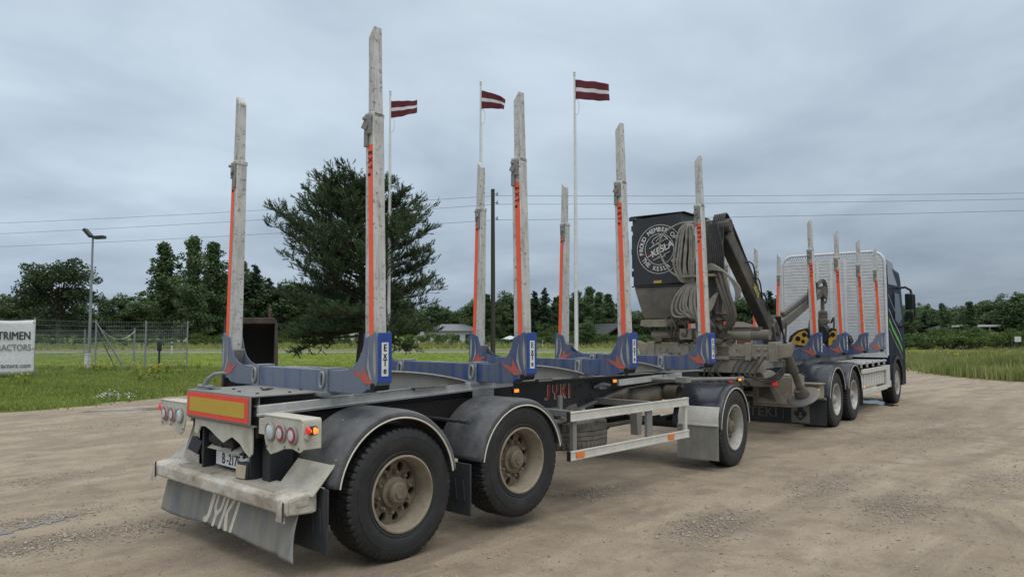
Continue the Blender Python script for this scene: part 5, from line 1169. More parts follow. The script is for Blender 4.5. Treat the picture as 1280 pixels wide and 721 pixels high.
# air tanks and steering axle assembly
for (x, y, z, ln) in ((4.72, -.42, .955, .62), (4.45, .1, .95, .9)):
    q = MB(); q.lathe([(1e-3, -ln / 2 - .07), (.07, -ln / 2 - .055), (.12, -ln / 2), (.12, ln / 2), (.07, ln / 2 + .055), (1e-3, ln / 2 + .07)], (x, y, z), 28, 'x'); q.build('air_tank', mud, TR)
q = MB()
for (a, b, r) in (((3.2, -.3, .60), (5.3, -.3, .62), .03), ((3.1, .3, .62), (5.3, .3, .62), .04)): q.tube([a, b], r, 8)
q.bb(3.35, 3.5, -.35, -.2, .42, .85); q.bb(3.0, 3.3, -.5, .5, .55, .62); q.box((5.2, -.55, .98), (.3, .22, .16)); q.lathe([(.09, -.2), (.09, .0), (.001, .0)], (5.0, -.6, 1.0), 18, 'y')
q.build('brake_linkage', mud_dark, TR, bevel=.005)
q = MB(); q.prism([(3.9, .93), (4.05, .93), (4.0, .55), (3.92, .55)], 'y', -.75, -.85); q.build('support_leg', greyfr, TR)
TURN = .105; TC = Vector((5.52, 0, 0))
def tt(x, y, z=0):    # turntable frame to trailer frame
    return (TC.x + x * math.cos(TURN) - y * math.sin(TURN), x * math.sin(TURN) + y * math.cos(TURN), z)
wf_ = make_wheel(.52, .30, .300, rim_m, rim_alloy, 'deep', .13)
for s, first in ((-1, True), (1, False)):
    x, y, z = tt(0, s * 1.12, .52); put_wheel(wf_, first, TR, x, y, z, s < 0, TURN)
    f_ = fender(TR, 0, 0, .575, 2, 178, s * 1.275, s * .62, fender_wet); x, y, z = tt(0, 0, .525); f_.location = (x, y, z); f_.rotation_euler = (0, 0, TURN)
    # angled plate and flap behind the steering wheel
    q = MB(); q.prism([(-.62, .70), (-.56, .83), (-.552, .83), (-.60, .69), (-.60, .585), (-.612, .585)], 'y', s * .72, s * 1.27); q.bb(-.625, -.612, s * .72, s * 1.27, .585, .61)
    o = q.build('flap_holder', guard_m, TR, bevel=.003); o.location = TC; o.rotation_euler = (0, 0, TURN)
    q = MB(); q.bb(-.612, -.600, s * .70, s * 1.27, .15, .59); fo = q.build('mudflap', flap_m, TR, bevel=.003); fo.location = TC; fo.rotation_euler = (0, 0, TURN)
    q = MB(); [put_poly(q, pl_, (-.614, s * .98, .36), REAR) for pl_ in block_word('JYKI', .13, .6, .16, .2)]; q.build('lettering', faded_txt, fo, smooth=False)
q = MB(); q.lathe([(1e-3, 1.02), (.46, 1.02), (.46, 1.12), (1e-3, 1.12)], (0, 0, 0), 40, 'z'); q.bb(-.55, .6, -.42, -.34, .88, 1.02); q.bb(-.55, .6, .34, .42, .88, 1.02); q.tube([(0, -1.0, .52), (0, 1.0, .52)], .07, 14)
for s in (-1, 1): q.bar((-.45, s * .42, .62), (.45, s * .42, .62), .09, .06); q.tube([(.25, s * .42, .62), (.25, s * .42, .9)], .1, 14); q.lathe([(.001, s * .72), (.19, s * .72), (.19, s * .9), (.001, s * .9)], (0, 0, .52), 24, 'y')
o = q.build('turntable', dark, TR); o.location = TC; o.rotation_euler = (0, 0, TURN)
q = MB(); q.bar((.5, -.36, .9), (2.05, -.05, .62), .12, .12); q.bar((.5, .36, .9), (2.05, .05, .62), .12, .12); q.bar((2.0, 0, .62), (2.75, 0, .60), .13, .13); q.lathe([(.05, .57), (.09, .57), (.09, .63), (.05, .63)], (2.8, 0, 0), 20, 'z', True)
o = q.build('drawbar', greyfr, TR, bevel=.006); o.location = TC; o.rotation_euler = (0, 0, TURN)
for k in range(4):
    pts = [Vector(tt(.6 + .05 * k, -.12 + .08 * k, 1.0)), Vector(tt(1.2, -.15 + .1 * k, .72)), Vector(tt(1.9, -.1 + .08 * k, .78)), Vector(tt(2.4, -.1 + .08 * k, 1.1))]
    sm = [pts[0]]
    for i in range(1, 12):
        t = i / 11; a = pts[0].lerp(pts[1], t).lerp(pts[1].lerp(pts[2], t), t); b = pts[1].lerp(pts[2], t).lerp(pts[2].lerp(pts[3], t), t); sm.append(a.lerp(b, t))
    MB().tube(sm, .016, 8).build('brake_hose', hose_d, TR)
# ------------------------------------------------------------------ the truck
TK = thing('timber_truck', 'dark blue timber truck with silver headboard and folded crane, standing ahead of the trailer', 'truck', (10.765, .497, 0), .0987)
wt = make_wheel(.52, .30, .300, rim_alloy, rim_alloy, 'deep', .13)
first = True
for x, z in ((0, .52), (1.37, .52)):
    for s in (-1, 1): put_wheel(wt, first, TK, x, s * 1.10, z, s < 0); first = False
    for s in (-1, 1): tyre_mb(.52, .27, .3, False).build('inner_tyre', rubber, TK, loc=(x, s * .77, z))
ws = make_wheel(.52, .31, .300, rim_alloy, rim_alloy, 'flat', .045); put_wheel(ws, True, TK, 5.96, -1.09, .52); put_wheel(ws, False, TK, 5.96, 1.09, .52, False)
q = MB()
for x in (0, 1.37, 5.96): q.tube([(x, -1, .52), (x, 1, .52)], .08, 14)
for x in (0, 1.37): q.lathe([(.001, -.22), (.2, -.15), (.2, .15), (.001, .22)], (x, 0, .5), 24, 'y')
q.build('axle', darker, TK)
mb = MB()
for s in (-1, 1): mb.bb(-2.6, 6.9, s * .34, s * .43, .86, 1.13)
for x in (-2.5, -1.5, -.7, .7, 2.2, 3.6, 5.0): mb.bb(x - .05, x + .05, -.34, .34, .9, 1.1)
mb.build('chassis_frame', dark, TK, bevel=.006)
mb = MB()
for s in (-1, 1): mb.bb(-1.7, 4.8, s * .36, s * .46, 1.14, 1.275)
mb.build('subframe', greyfr, TK, bevel=.006)
for s in (-1, 1):
    fender(TK, 0, .54, .640, 14, 176, s * 1.275, s * .62, fender_wet); fender(TK, 1.37, .54, .640, 4, 166, s * 1.275, s * .62, fender_wet)
    q = MB(); q.bb(2.03, 2.045, s * 1.27, s * .65, .25, .60); q.build('mudflap', flap_dark, TK)
# wide lettered flap behind the rear wheels
q = MB(); q.bb(-.76, -.748, -1.25, 1.25, .09, .56); fo = q.build('wide_mudflap', flap_dark, TK, bevel=.004)
q = MB(); put_text(q, 'ATEKI', (-.762, .0, .275), REAR, .25, sx=1.0, bold=.015, spacing=1.12); put_text(q, '|', (-.762, -.47, .275), REAR, .2); q.build('lettering', M('faded_print', (.13, .125, .11), .6, dirt=.3), fo, smooth=False)
q = MB(); q.use(M('faded_logo', (.20, .19, .16), .6, dirt=.3)); q.bb(-.764, -.7605, -.95, -.62, .12, .44); q.use(flap_dark)
for dy, dz in ((0, .08), (-.065, 0), (.065, 0)): q.lathe([(.052, -.768), (.052, -.7642), (1e-3, -.7642)], (0, -.785 + dy, .29 + dz), 20, 'x')
q.prism([(-.895, .27), (-.785, .155), (-.675, .27), (-.71, .27), (-.785, .20), (-.86, .27)], 'x', -.768, -.7642); q.build('emblem', None, fo, smooth=False)
q = MB(); q.bb(-.80, -.755, -1.26, 1.26, .56, .60); q.bb(-1.05, -.76, -1.22, -.86, .60, .85); q.bb(-1.10, -.74, -1.25, -.70, .85, .875); q.bb(-1.05, -.76, .86, 1.22, .60, .85); q.build('flap_carrier', mud_light, TK, bevel=.006)
q = MB(); q.bb(-1.062, -1.05, -1.215, -1.185, .70, .78); q.build('marker_lamp', amber_lit, TK, bevel=.004)
# tool box and rear crossbar
q = MB(); q.bb(-1.9, -1.2, -1.0, -.30, .50, 1.02); tb = q.build('tool_box', mud_light, TK, bevel=.01)
q = MB()
q.prism([(-.36, .93), (-.36, .55), (-.92, .55), (-.62, .93)], 'x', -1.915, -1.902); q.build('box_door', mud_light, tb, bevel=.003); q = MB(); q.prism([(-.42, .88), (-.42, .66), (-.72, .60), (-.58, .88)], 'x', -1.922, -1.916); q.build('hole_shade_panel', mud_dark, tb)  # raised dark panel: shade inside the triangular hole put into colour
q = MB(); q.bb(-1.86, -1.25, -.98, -.32, 1.022, 1.05); q.build('lid', mud_light, tb, bevel=.004)
q = MB(); q.bb(-1.9, -1.2, .35, 1.1, .50, 1.0); q.build('battery_box', mud, TK, bevel=.01)
q = MB(); q.bb(-3.15, -3.05, -1.15, 1.15, .93, 1.05); q.bb(-3.05, -2.4, -.42, -.34, .9, 1.1); q.bb(-3.05, -2.4, .34, .42, .9, 1.1); q.bar((-3.0, -.5, .92), (-2.7, -.4, .5), .06, .06); q.build('rear_crossbar', mud, TK, bevel=.008)
for s in (-1, 1):
    q = MB(); q.bb(-3.165, -3.152, s * 1.14, s * 1.06, .95, 1.035); q.build('rear_lamp', red_lit if s < 0 else lens_r, TK, bevel=.004)
    q = MB(); q.bb(-3.165, -3.152, s * .42, s * .36, .97, 1.0); q.build('rear_lamp', red_lit, TK, bevel=.003)
q = MB()
for k in range(9): c = (random.uniform(-3.1, -2.3), random.uniform(-.6, .6), random.uniform(.55, 1.25)); q.box(c, (random.uniform(.1, .35), random.uniform(.1, .35), random.uniform(.06, .2)), (0, 0, random.uniform(-.2, .2)))
q.bb(-2.9, -2.5, -.45, .5, .35, .62); q.bb(-2.95, -2.5, .25, .55, .2, .9); q.bb(-2.95, -2.7, -.2, 0.05, .3, .95); q.build('coupling_gear', mud_dark, TK, bevel=.008)
q = MB(); q.lathe([(1e-3, -.35), (.12, -.32), (.14, -.28), (.14, .28), (.12, .32), (1e-3, .35)], (-2.2, -.6, 1.0), 24, 'x'); q.build('oil_filter', mud, TK)
# truck bunks
for k, (x, tp_, dusty) in enumerate(((-1.09, 3.86, False), (.76, 3.855, False), (2.62, 3.86, False), (4.34, 3.84, True))):
    make_bunk(TK, x, (tp_, tp_), (3.30, 3.29), (3.06, 3.26), dusty)
q = MB()
for s in (-1, 1): q.bb(-1.0, 4.3, s * .45, s * .52, 1.285, 1.47)
q.bb(-1.05, -1.03, -.6, 1.0, 1.30, 1.46); q.build('blue_side_beam', blue, TK, bevel=.006)
q = MB(); q.bb(2.1, 4.85, -1.22, -.5, 1.10, 1.14); q.bb(2.1, 4.85, .5, 1.22, 1.10, 1.14)
for x in (2.15, 2.7, 3.3, 3.9, 4.5): q.bb(x, x + .05, -1.24, -1.2, 1.03, 1.16)
q.build('walkway', alu_clean, TK, bevel=.006)
# side boxes between the axles
for s in (-1, 1):
    q = MB(); q.bb(2.25, 4.7, s * 1.16, s * .55, .56, .92); bx_ = q.build('battery_and_tank_box', mud, TK, bevel=.02)
    q = MB()
    for k in range(9): x = 2.3 + k * .27; q.bb(x, x + .22, s * 1.165, s * 1.18, .58, .88)
    q.build('ribbed_cover', guard_m, bx_, bevel=.008)
    q = MB(); q.bb(2.2, 4.75, s * 1.20, s * 1.24, .90, 1.0); q.bb(2.2, 4.75, s * 1.20, s * 1.24, .44, .545); q.bb(4.72, 5.25, s * 1.0, s * 1.235, .46, 1.0); q.build('side_skirt', guard_m, TK, bevel=.008)
    q = MB(); q.bb(2.28, 2.34, s * 1.241, s * 1.250, .60, .65); q.build('marker_lamp', amber_lit, TK)
# headboard: slatted aluminium with a lattice band along the top
HX = 4.86; q = MB(); n = 30; z0, z1 = 1.24, 3.62
for (ya, yb) in ((-1.20, -.36), (-.30, -.02), (.04, .30), (.36, 1.20)):
    for i in range(n):
        a = z0 + (z1 - z0) * i / n; b = z0 + (z1 - z0) * (i + 1) / n
        q.bb(HX - .022, HX, ya, yb, a + .005, b - .005)
q.bb(HX, HX + .03, -1.2, 1.2, z0, z1)
HB = q.build('headboard', head_m, TK, smooth=False)
q = MB()
for y in (-.33, .01, .33): q.bb(HX - .04, HX, y - .035, y + .035, z0, z1)
q.build('seam_post', head_m, HB, bevel=.006)
q = MB()
fr = [(-1.24, z0), (-1.24, 3.50)] + [(-1.24 + .30 * (1 - math.cos(a)), 3.50 + .30 * math.sin(a)) for a in [i * math.pi / 16 for i in range(1, 9)]]; fr = fr + [(-y, z) for y, z in fr[::-1]]
q.tube([(HX, y, z) for y, z in fr], .035, 10); q.bb(HX - .03, HX + .04, -1.24, 1.24, z0 - .05, z0 + .02); q.build('frame_tube', head_m, HB)
q = MB()
for i in range(36):
    y = -1.14 + i * 2.28 / 36
    for dy in (.085, -.085):
        a = (HX - .01, y, 3.63); b = (HX - .01, y + dy, 3.79)
        if abs(y + dy) < 1.12: q.bar(a, b, .012, .018)
for zz in (3.63, 3.71): q.bar((HX, -1.19, zz), (HX, 1.19, zz), .02, .014)
q.build('lattice', head_m, HB, smooth=False)
# cab
prof = [(5.10, 1.02), (5.10, 3.32), (5.30, 3.52), (6.75, 3.42), (6.95, 3.2), (7.22, 2.2), (7.30, 1.5), (7.30, .55), (6.62, .50), (6.58, .85), (6.38, 1.10), (5.96, 1.20), (5.55, 1.10), (5.36, .88), (5.30, .60), (5.10, .60)]
mb = MB(); mb.prism(prof, 'y', -1.235, 1.235); CB = mb.build('cab', cabblue, TK, bevel=.12, ang=40); CB.modifiers['bevel'].segments = 5; CB.modifiers['bevel'].angle_limit = math.radians(60)
q = MB(); fp_ = [(5.12, 3.40), (5.2, 3.62), (5.7, 3.72), (6.6, 3.66), (6.92, 3.40), (6.9, 3.34)]; q.prism(fp_, 'y', -1.10, 1.10); q.build('roof_fairing', deflect, CB, bevel=.08)
for s in (-1, 1):
    q = MB(); q.prism([(5.14, 3.30), (5.16, 3.60), (5.55, 3.50), (6.3, 3.05), (6.35, 3.0), (5.2, 3.0)], 'y', s * 1.236, s * 1.245); q.build('side_fairing', deflect, CB, bevel=.01)
    q = MB(); q.prism([(5.95, 2.10), (5.95, 2.82), (6.55, 2.80), (6.86, 2.15), (6.4, 2.02)], 'y', s * 1.238, s * 1.246); q.build('side_window', glass_m, CB, bevel=.006)
    q = MB(); q.bb(4.98, 5.10, s * 1.17, s * 1.22, 1.25, 3.45); q.build('side_deflector', cabblue, CB, bevel=.012)
    q = MB(); q.prism([(5.80, 1.28), (5.80, 2.92), (5.815, 2.92), (5.815, 1.28)], 'y', s * 1.238, s * 1.243); q.build('door_gap', black_in, CB, smooth=False)
    for k, (dz, m_, w_) in enumerate(((0, green_m, .11), (.26, cabwhite, .028), (.62, cabwhite, .02), (-.22, cabwhite, .018))):
        q = MB(); pts = []
        for i in range(17):
            t = i / 16; x = 5.16 + 1.62 * t; z = 2.12 + dz - .85 * t ** 1.25 - .06 * math.sin(t * 5); pts.append((x, z))
        poly = [(x, z + w_ / 2) for x, z in pts] + [(x, z - w_ / 2) for x, z in pts[::-1]]
        if dz == .62: poly = [(x, z) for x, z in poly]
        q.prism(poly, 'y', s * 1.239, s * 1.2435); q.build('stripe', m_, CB, smooth=False)
    q = MB(); nn = 18; pts = [(5.96 + .66 * math.cos(math.pi * i / nn), .56 + .64 * math.sin(math.pi * i / nn)) for i in range(nn + 1)]; pin = [(5.96 + .58 * math.cos(math.pi * i / nn), .56 + .57 * math.sin(math.pi * i / nn)) for i in range(nn + 1)]
    q.prism(pts + pin[::-1], 'y', s * 1.28, s * .8); q.build('wheel_arch', black_pl, CB, bevel=.01)
    q = MB(); q.bb(5.12, 5.36, s * 1.2, s * 1.245, .62, 1.0); q.bb(6.62, 7.2, s * 1.05, s * 1.24, .42, .9); q.build('lower_panel', cabblue, CB, bevel=.03)
    q = MB(); q.tube([(6.50, s * 1.22, 2.95), (6.52, s * 1.40, 2.98), (6.52, s * 1.52, 2.90), (6.52, s * 1.56, 2.72)], .032, 10); q.tube([(6.52, s * 1.56, 2.2), (6.52, s * 1.50, 2.02), (6.50, s * 1.24, 1.92)], .034, 10); q.tube([(6.55, s * 1.60, 2.78), (6.55, s * 1.61, 2.2)], .022, 8)
    ma = q.build('mirror_arm', black_pl, CB)
    q = MB(); q.box((6.52, s * 1.49, 2.60), (.14, .20, .42)); q.box((6.52, s * 1.49, 2.24), (.14, .20, .22)); mo = q.build('mirror', black_pl, CB, bevel=.035)
    q = MB(); q.box((6.448, s * 1.49, 2.60), (.006, .16, .36)); q.box((6.448, s * 1.49, 2.24), (.006, .16, .17)); q.build('mirror_glass', glass_m, mo)
q = MB(); q.prism([(7.02, 2.05), (6.80, 3.15), (6.81, 3.16), (7.05, 2.06)], 'y', -1.05, 1.05); q.build('windscreen', glass_m, CB)
q = MB(); q.bb(7.24, 7.34, -1.1, 1.1, .35, .75); q.build('front_bumper', cabblue, CB, bevel=.04)
q = MB(); q.bb(7.31, 7.325, -.85, .85, .85, 1.7); q.build('grille', black_pl, CB, bevel=.02)
for s in (-1, 1): q = MB(); q.bb(7.29, 7.33, s * .75, s * 1.12, .62, .84); q.build('headlight', lens_w, CB, bevel=.02)
# ---------------- crane
def bez(p, n=14):
    p = [Vector(a) for a in p]; out_ = []
    for i in range(n + 1):
        t = i / n; q_ = p
        while len(q_) > 1: q_ = [a.lerp(b, t) for a, b in zip(q_, q_[1:])]
        out_.append(q_[0])
    return out_
def spline(p, k=6):
    p = [Vector(a) for a in p]; out_ = []
    for i in range(len(p) - 1):
        a, b, c, d = p[max(i - 1, 0)], p[i], p[i + 1], p[min(i + 2, len(p) - 1)]
        for j in range(k):
            t = j / k; out_.append(.5 * ((2 * b) + (c - a) * t + (2 * a - 5 * b + 4 * c - d) * t * t + (3 * b - a - 3 * c + d) * t ** 3))
    return out_ + [p[-1]]
# outrigger beam, stabiliser legs
q = MB(); q.bb(-3.12, -2.88, -1.0, 1.05, 1.36, 1.60); q.bb(-3.14, -2.86, -.36, .30, 1.34, 1.63); q.bb(-3.14, -2.86, .55, .66, 1.34, 1.63); q.bb(-3.14, -2.86, -.72, -.62, 1.34, 1.63); q.bb(-3.10, -2.5, -.75, .75, 1.13, 1.35); q.bb(-3.15, -3.12, .35, .5, 1.4, 1.56)
for y in (-.95, -.85, .9, .75, -.5, .15): q.lathe([(.02, -3.125), (.02, -3.15), (1e-3, -3.155)], (0, y, 1.52), 8, 'x'); q.lathe([(.02, -3.125), (.02, -3.15), (1e-3, -3.155)], (0, y, 1.42), 8, 'x')
q.build('outrigger_beam', mud_light, TK, bevel=.01)
q = MB(); q.bb(-3.14, -3.125, -.62, -.1, 1.40, 1.57); q.box((-3.13, .62, 1.5), (.03, .25, .12)); q.bb(-3.16, -3.12, -.15, .1, 1.42, 1.62); q.build('beam_cover', mud_light, TK, bevel=.006)
for s in (-1, 1):
    q = MB(); e = Vector((-3.0, s * 1.15, 1.45)); q.bb(-3.14, -2.86, s * 1.0, s * 1.14, 1.32, 1.64)
    q.prism([(s * 1.10, 1.36), (s * 1.30, 1.40), (s * 1.38, 1.66), (s * 1.30, 1.62), (s * 1.12, 1.60)], 'x', -3.10, -2.90); lg = q.build('leg_head', mud_light, TK, bevel=.012)
    f_ = Vector((-2.62, s * 1.36, .80)); dv = (f_ - Vector((-3.0, s * 1.22, 1.42))).normalized(); top_ = Vector((-3.0, s * 1.22, 1.50))
    q = MB(); q.tube([top_, top_ + dv * .42], .075, 16); q.tube([top_ + dv * .40, f_], .055, 16); q.tube([f_ - dv * .10, f_ + dv * .03], [.10, .12], 16)
    st_ = q.build('stabiliser_leg', mud_dark, TK)
    q = MB(); R3 = dv.to_track_quat('Z', 'Y').to_matrix(); b0 = len(q.v)
    q.lathe([(1e-3, 0), (.22, 0), (.26, .02), (.27, .035), (.22, .045), (1e-3, .03)], n=36, axis='z'); q.v = [tuple(R3 @ Vector(v) + f_ + dv * .03) for v in q.v]; q.build('foot_plate', M('bare_worn_steel' + ('_r' if s < 0 else '_l'), (.14, .135, .125), .55, .2, dirt=.5, dcol=(.14, .115, .085), bump=.4, bscale=20), st_)
    for k in range(3): MB().tube(spline([(-3.12, s * (.95 - .1 * k), 1.40), (-3.22, s * (.8 - .08 * k), 1.12), (-3.2, s * (1.0), 1.0 + .03 * k), (-3.15, s * 1.22, 1.12 + .05 * k), (-3.1, s * 1.25, 1.36)]), .016, 8).build('leg_hose', hose_d, TK)
q = MB()
for y0, y1 in ((-.98, -.30), (.28, 1.08)):
    q.tube([(-3.0, y0, 1.755), (-3.0, y1, 1.755)], .085, 20)
q.tube([(-3.0, -.34, 1.755), (-3.0, .34, 1.755)], .115, 22); q.tube([(-3.0, .99, 1.755), (-3.0, 1.10, 1.755)], .070, 20)
q.build('slewing_cylinder', mud_light, TK); q = MB(); q.tube([(-3.0, -.99, 1.755), (-3.0, -.70, 1.755)], .088, 20); q.build('cylinder_end', cab_lower, TK)
q = MB(); q.bb(-3.06, -2.94, -.85, -.25, 1.846, 1.865); q.bb(-3.06, -2.94, .30, .95, 1.846, 1.868)
for k in range(22): y = -.85 + .028 * k; q.bb(-3.07, -2.93, y, y + .014, 1.864, 1.886)
for k in range(24): y = .32 + .026 * k; q.bb(-3.07, -2.93, y, y + .014, 1.63, 1.665)
q.build('toothed_rack', mud_dark, TK)
q = MB(); q.box((-3.14, .38, 1.77), (.14, .22, .19)); q.bb(-3.2, -3.05, .0, .2, 1.7, 1.86); q.build('valve_cover', mud_light, TK, bevel=.012)
# column
q = MB(); q.lathe([(.30, 1.62), (.30, 1.68), (.22, 1.72), (.20, 2.05), (.15, 2.1)], (-3.0, 0, 0), 28, 'z'); q.prism([(-.20, 1.98), (-.17, 3.2), (-.10, 3.70), (.10, 3.70), (.14, 3.2), (.18, 1.98)], 'x', -3.16, -2.84); q.bb(-3.1, -2.85, -.30, .95, 1.98, 2.08)
CO = q.build('crane_column', mud_dark, TK, bevel=.02)
q = MB(); q.tube([(-3.18, -.20, 2.1), (-3.12, -.22, 3.2)], .06, 14); q.tube([(-3.12, -.22, 3.1), (-3.06, -.22, 3.6)], .035, 12); q.tube([(-3.05, -.36, 3.62), (-3.05, .2, 3.62)], .07, 16); q.build('lift_cylinder', mud_dark, CO)
# boom folded forward over the load space
def beam(mb, a, b, w0, h0, w1, h1):
    a = Vector(a); b = Vector(b); d = (b - a).normalized(); sx = d.cross(Vector((0, 0, 1))).normalized(); u = sx.cross(d)
    vs = [p + sx * (i * w_ / 2) + u * (j * h_ / 2) for p, w_, h_ in ((a, w0, h0), (b, w1, h1)) for i, j in ((-1, -1), (1, -1), (1, 1), (-1, 1))]
    mb.add(vs, [(3, 2, 1, 0), (4, 5, 6, 7), (0, 1, 5, 4), (1, 2, 6, 5), (2, 3, 7, 6), (3, 0, 4, 7)])
q = MB(); beam(q, (-2.95, -.22, 3.50), (-.95, -.32, 1.80), .20, .27, .19, .29); q.tube([(-3.0, -.38, 3.60), (-3.0, -.06, 3.60)], .12, 18); BM = q.build('main_boom', boom_m, TK, bevel=.02)
q = MB(); q.tube([(-2.75, -.22, 3.60), (-1.55, -.28, 2.62)], .055, 14); q.tube([(-1.6, -.28, 2.66), (-.85, -.32, 2.02)], .035, 12); q.box((-2.75, -.22, 3.55), (.16, .18, .2)); q.box((-.82, -.32, 1.95), (.22, .2, .3), (0, .5, 0)); q.build('fold_cylinder', mud_dark, BM)
q = MB(); put_text(q, '2010', (-1.9, -.402, 2.54), Matrix(((.76, .65, 0), (.0, 0, -1), (-.65, .76, 0))), .15, bold=.02); q.build('lettering', M('faded_yellow', (.45, .38, .04), .6), BM, smooth=False)
q = MB()
for k in range(6):
    dy = -.10 - .035 * k; q.tube(spline([(-3.15, dy, 3.35 - .05 * k), (-3.05, dy - .02, 3.78), (-2.75, dy - .04, 3.62), (-2.2, dy - .06, 3.1), (-1.4, dy - .05, 2.45), (-.9, dy - .05, 2.0)]), .017, 8)
for k in range(7): q.tube(spline([(-3.14 - .02 * k, -.05 - .03 * k, 3.62), (-3.24, -.12 - .035 * k, 3.1), (-3.2, -.10 - .03 * k, 2.5), (-3.22, -.14 - .02 * k, 2.15)]), .018, 8)
for k in range(3): q.tube(spline([(-2.3 + .3 * k, -.34, 3.05 - .26 * k), (-2.1 + .3 * k, -.42, 3.0 - .26 * k), (-1.9 + .3 * k, -.40, 2.72 - .26 * k), (-1.7 + .3 * k, -.34, 2.62 - .26 * k)]), .014, 6)
q.build('boom_hose', hose_d, TK)
rr2 = random.Random(4); q = MB()
for k in range(22): c = (rr2.uniform(-3.2, -2.95), rr2.uniform(-.45, .9), rr2.uniform(1.62, 2.12)); q.box(c, (rr2.uniform(.04, .14), rr2.uniform(.04, .16), rr2.uniform(.03, .1)), (rr2.uniform(-.3, .3), 0, rr2.uniform(-.3, .3)))
for k in range(10): y = rr2.uniform(-.3, .8); q.tube(spline([(-3.15, y, 1.7), (-3.26, y + rr2.uniform(-.1, .1), 1.9), (-3.2, y + rr2.uniform(-.2, .2), 2.05), (-3.05, y + rr2.uniform(-.3, .3), 2.1)]), rr2.uniform(.012, .022), 6)
q.build('valve_bank', mud_dark, TK, bevel=.004)
q = MB()
for k in range(8): y = rr2.uniform(-1.0, .6); q.tube(spline([(-3.13, y, 1.36), (-3.22, y + rr2.uniform(-.1, .1), 1.15), (-3.15, y + rr2.uniform(-.3, .3), .95), (-2.95, y + rr2.uniform(-.2, .2), 1.1)]), rr2.uniform(.010, .018), 6)
q.build('lower_hose', hose_d, TK)
# jib from the fold joint up to the grapple
q = MB(); beam(q, (-.95, -.32, 1.80), (2.35, -.38, 2.70), .15, .20, .12, .15); beam(q, (-.2, -.32, 2.16), (1.9, -.37, 2.74), .09, .08, .08, .07); q.box((-.90, -.32, 1.82), (.34, .26, .40), (0, -.5, 0)); JB = q.build('jib', greydust, TK, bevel=.014)
q = MB(); q.tube([(-.95, -.50, 1.80), (-.95, -.12, 1.80)], .07, 16); q.box((2.4, -.38, 2.70), (.22, .2, .22), (0, .3, 0)); q.build('joint_pin', mud_dark, JB)
q = MB()
for k in range(4): q.tube(spline([(.9, -.50, 2.38 + .02 * k), (.95 + .1 * k, -.52, 2.75), (1.25 + .1 * k, -.52, 2.86), (1.45 + .05 * k, -.48, 2.6)]), .018, 8)
for k in range(4): q.tube(spline([(1.7, -.42, 2.70), (2.0, -.44 - .02 * k, 2.92), (2.45, -.44, 2.98 - .05 * k), (2.75, -.42, 2.80), (2.70, -.40, 2.48), (2.5, -.40, 2.52)]), .018, 8)
for k in range(5): q.tube(spline([(-1.05, -.46 - .02 * k, 2.1), (-.8, -.52, 1.75), (-.7 + .05 * k, -.5, 1.5), (-.5, -.46, 1.62), (-.35, -.44, 1.98)]), .018, 8)
q.build('jib_hose', hose_d, JB)
q = MB(); q.tube([(2.5, -.38, 2.66), (2.5, -.38, 2.25)], .04, 12); q.lathe([(.06, 2.30), (.10, 2.26), (.10, 2.10), (.14, 2.08), (.14, 2.0), (.001, 1.98)], (2.5, -.38, 0), 20, 'z'); q.build('rotator', mud_dark, TK)
# grapple lying on the bunks
GX, GY = 2.1, -.42
q = MB(); q.prism([(GY - .26, 1.72), (GY - .14, 1.95), (GY + .14, 1.95), (GY + .26, 1.72), (GY + .14, 1.56), (GY - .14, 1.56)], 'x', GX - .16, GX + .16); q.box((2.3, GY + .02, 1.92), (.5, .14, .14)); GR = q.build('grapple', black_pl, TK, bevel=.015)
for s in (-1, 1):
    yc = GY + s * .36; q = MB(); K = 20; outer = []; 
    outer = [(GY + s * .10, 1.56), (GY + s * .12, 1.80), (GY + s * .26, 1.90), (GY + s * .46, 1.84), (GY + s * .62, 1.72), (GY + s * .66, 1.60), (GY + s * .58, 1.50), (GY + s * .30, 1.47), (GY + s * .15, 1.49)]
    q.use(black_pl); q.prism(outer, 'x', GX - .13, GX + .13)
    inner = [(GY + s * .20, 1.52), (GY + s * .21, 1.76), (GY + s * .30, 1.84), (GY + s * .42, 1.80), (GY + s * .54, 1.70), (GY + s * .58, 1.60), (GY + s * .50, 1.53), (GY + s * .32, 1.50)]
    q.use(yellow_m); q.prism(inner, 'x', GX - .15, GX - .132); q.use(black_in)
    for (yy, zz, rr) in ((.30, 1.75, .05), (.44, 1.66, .055), (.33, 1.60, .04)): q.lathe([(rr, GX - .158), (rr, GX - .151), (1e-3, GX - .151)], (0, GY + s * yy, zz), 18, 'x')
    q.build('grapple_claw', None, GR, bevel=.004)
q = MB(); q.tube(spline([(2.45, GY - .15, 2.02), (2.3, GY - .24, 2.12), (2.2, GY - .26, 1.9), (2.2, GY - .2, 1.75)]), .022, 8); q.tube(spline([(2.45, GY + .15, 2.02), (2.3, GY + .24, 2.12), (2.2, GY + .26, 1.9), (2.2, GY + .2, 1.75)]), .022, 8); q.build('grapple_hose', hose_d, GR)
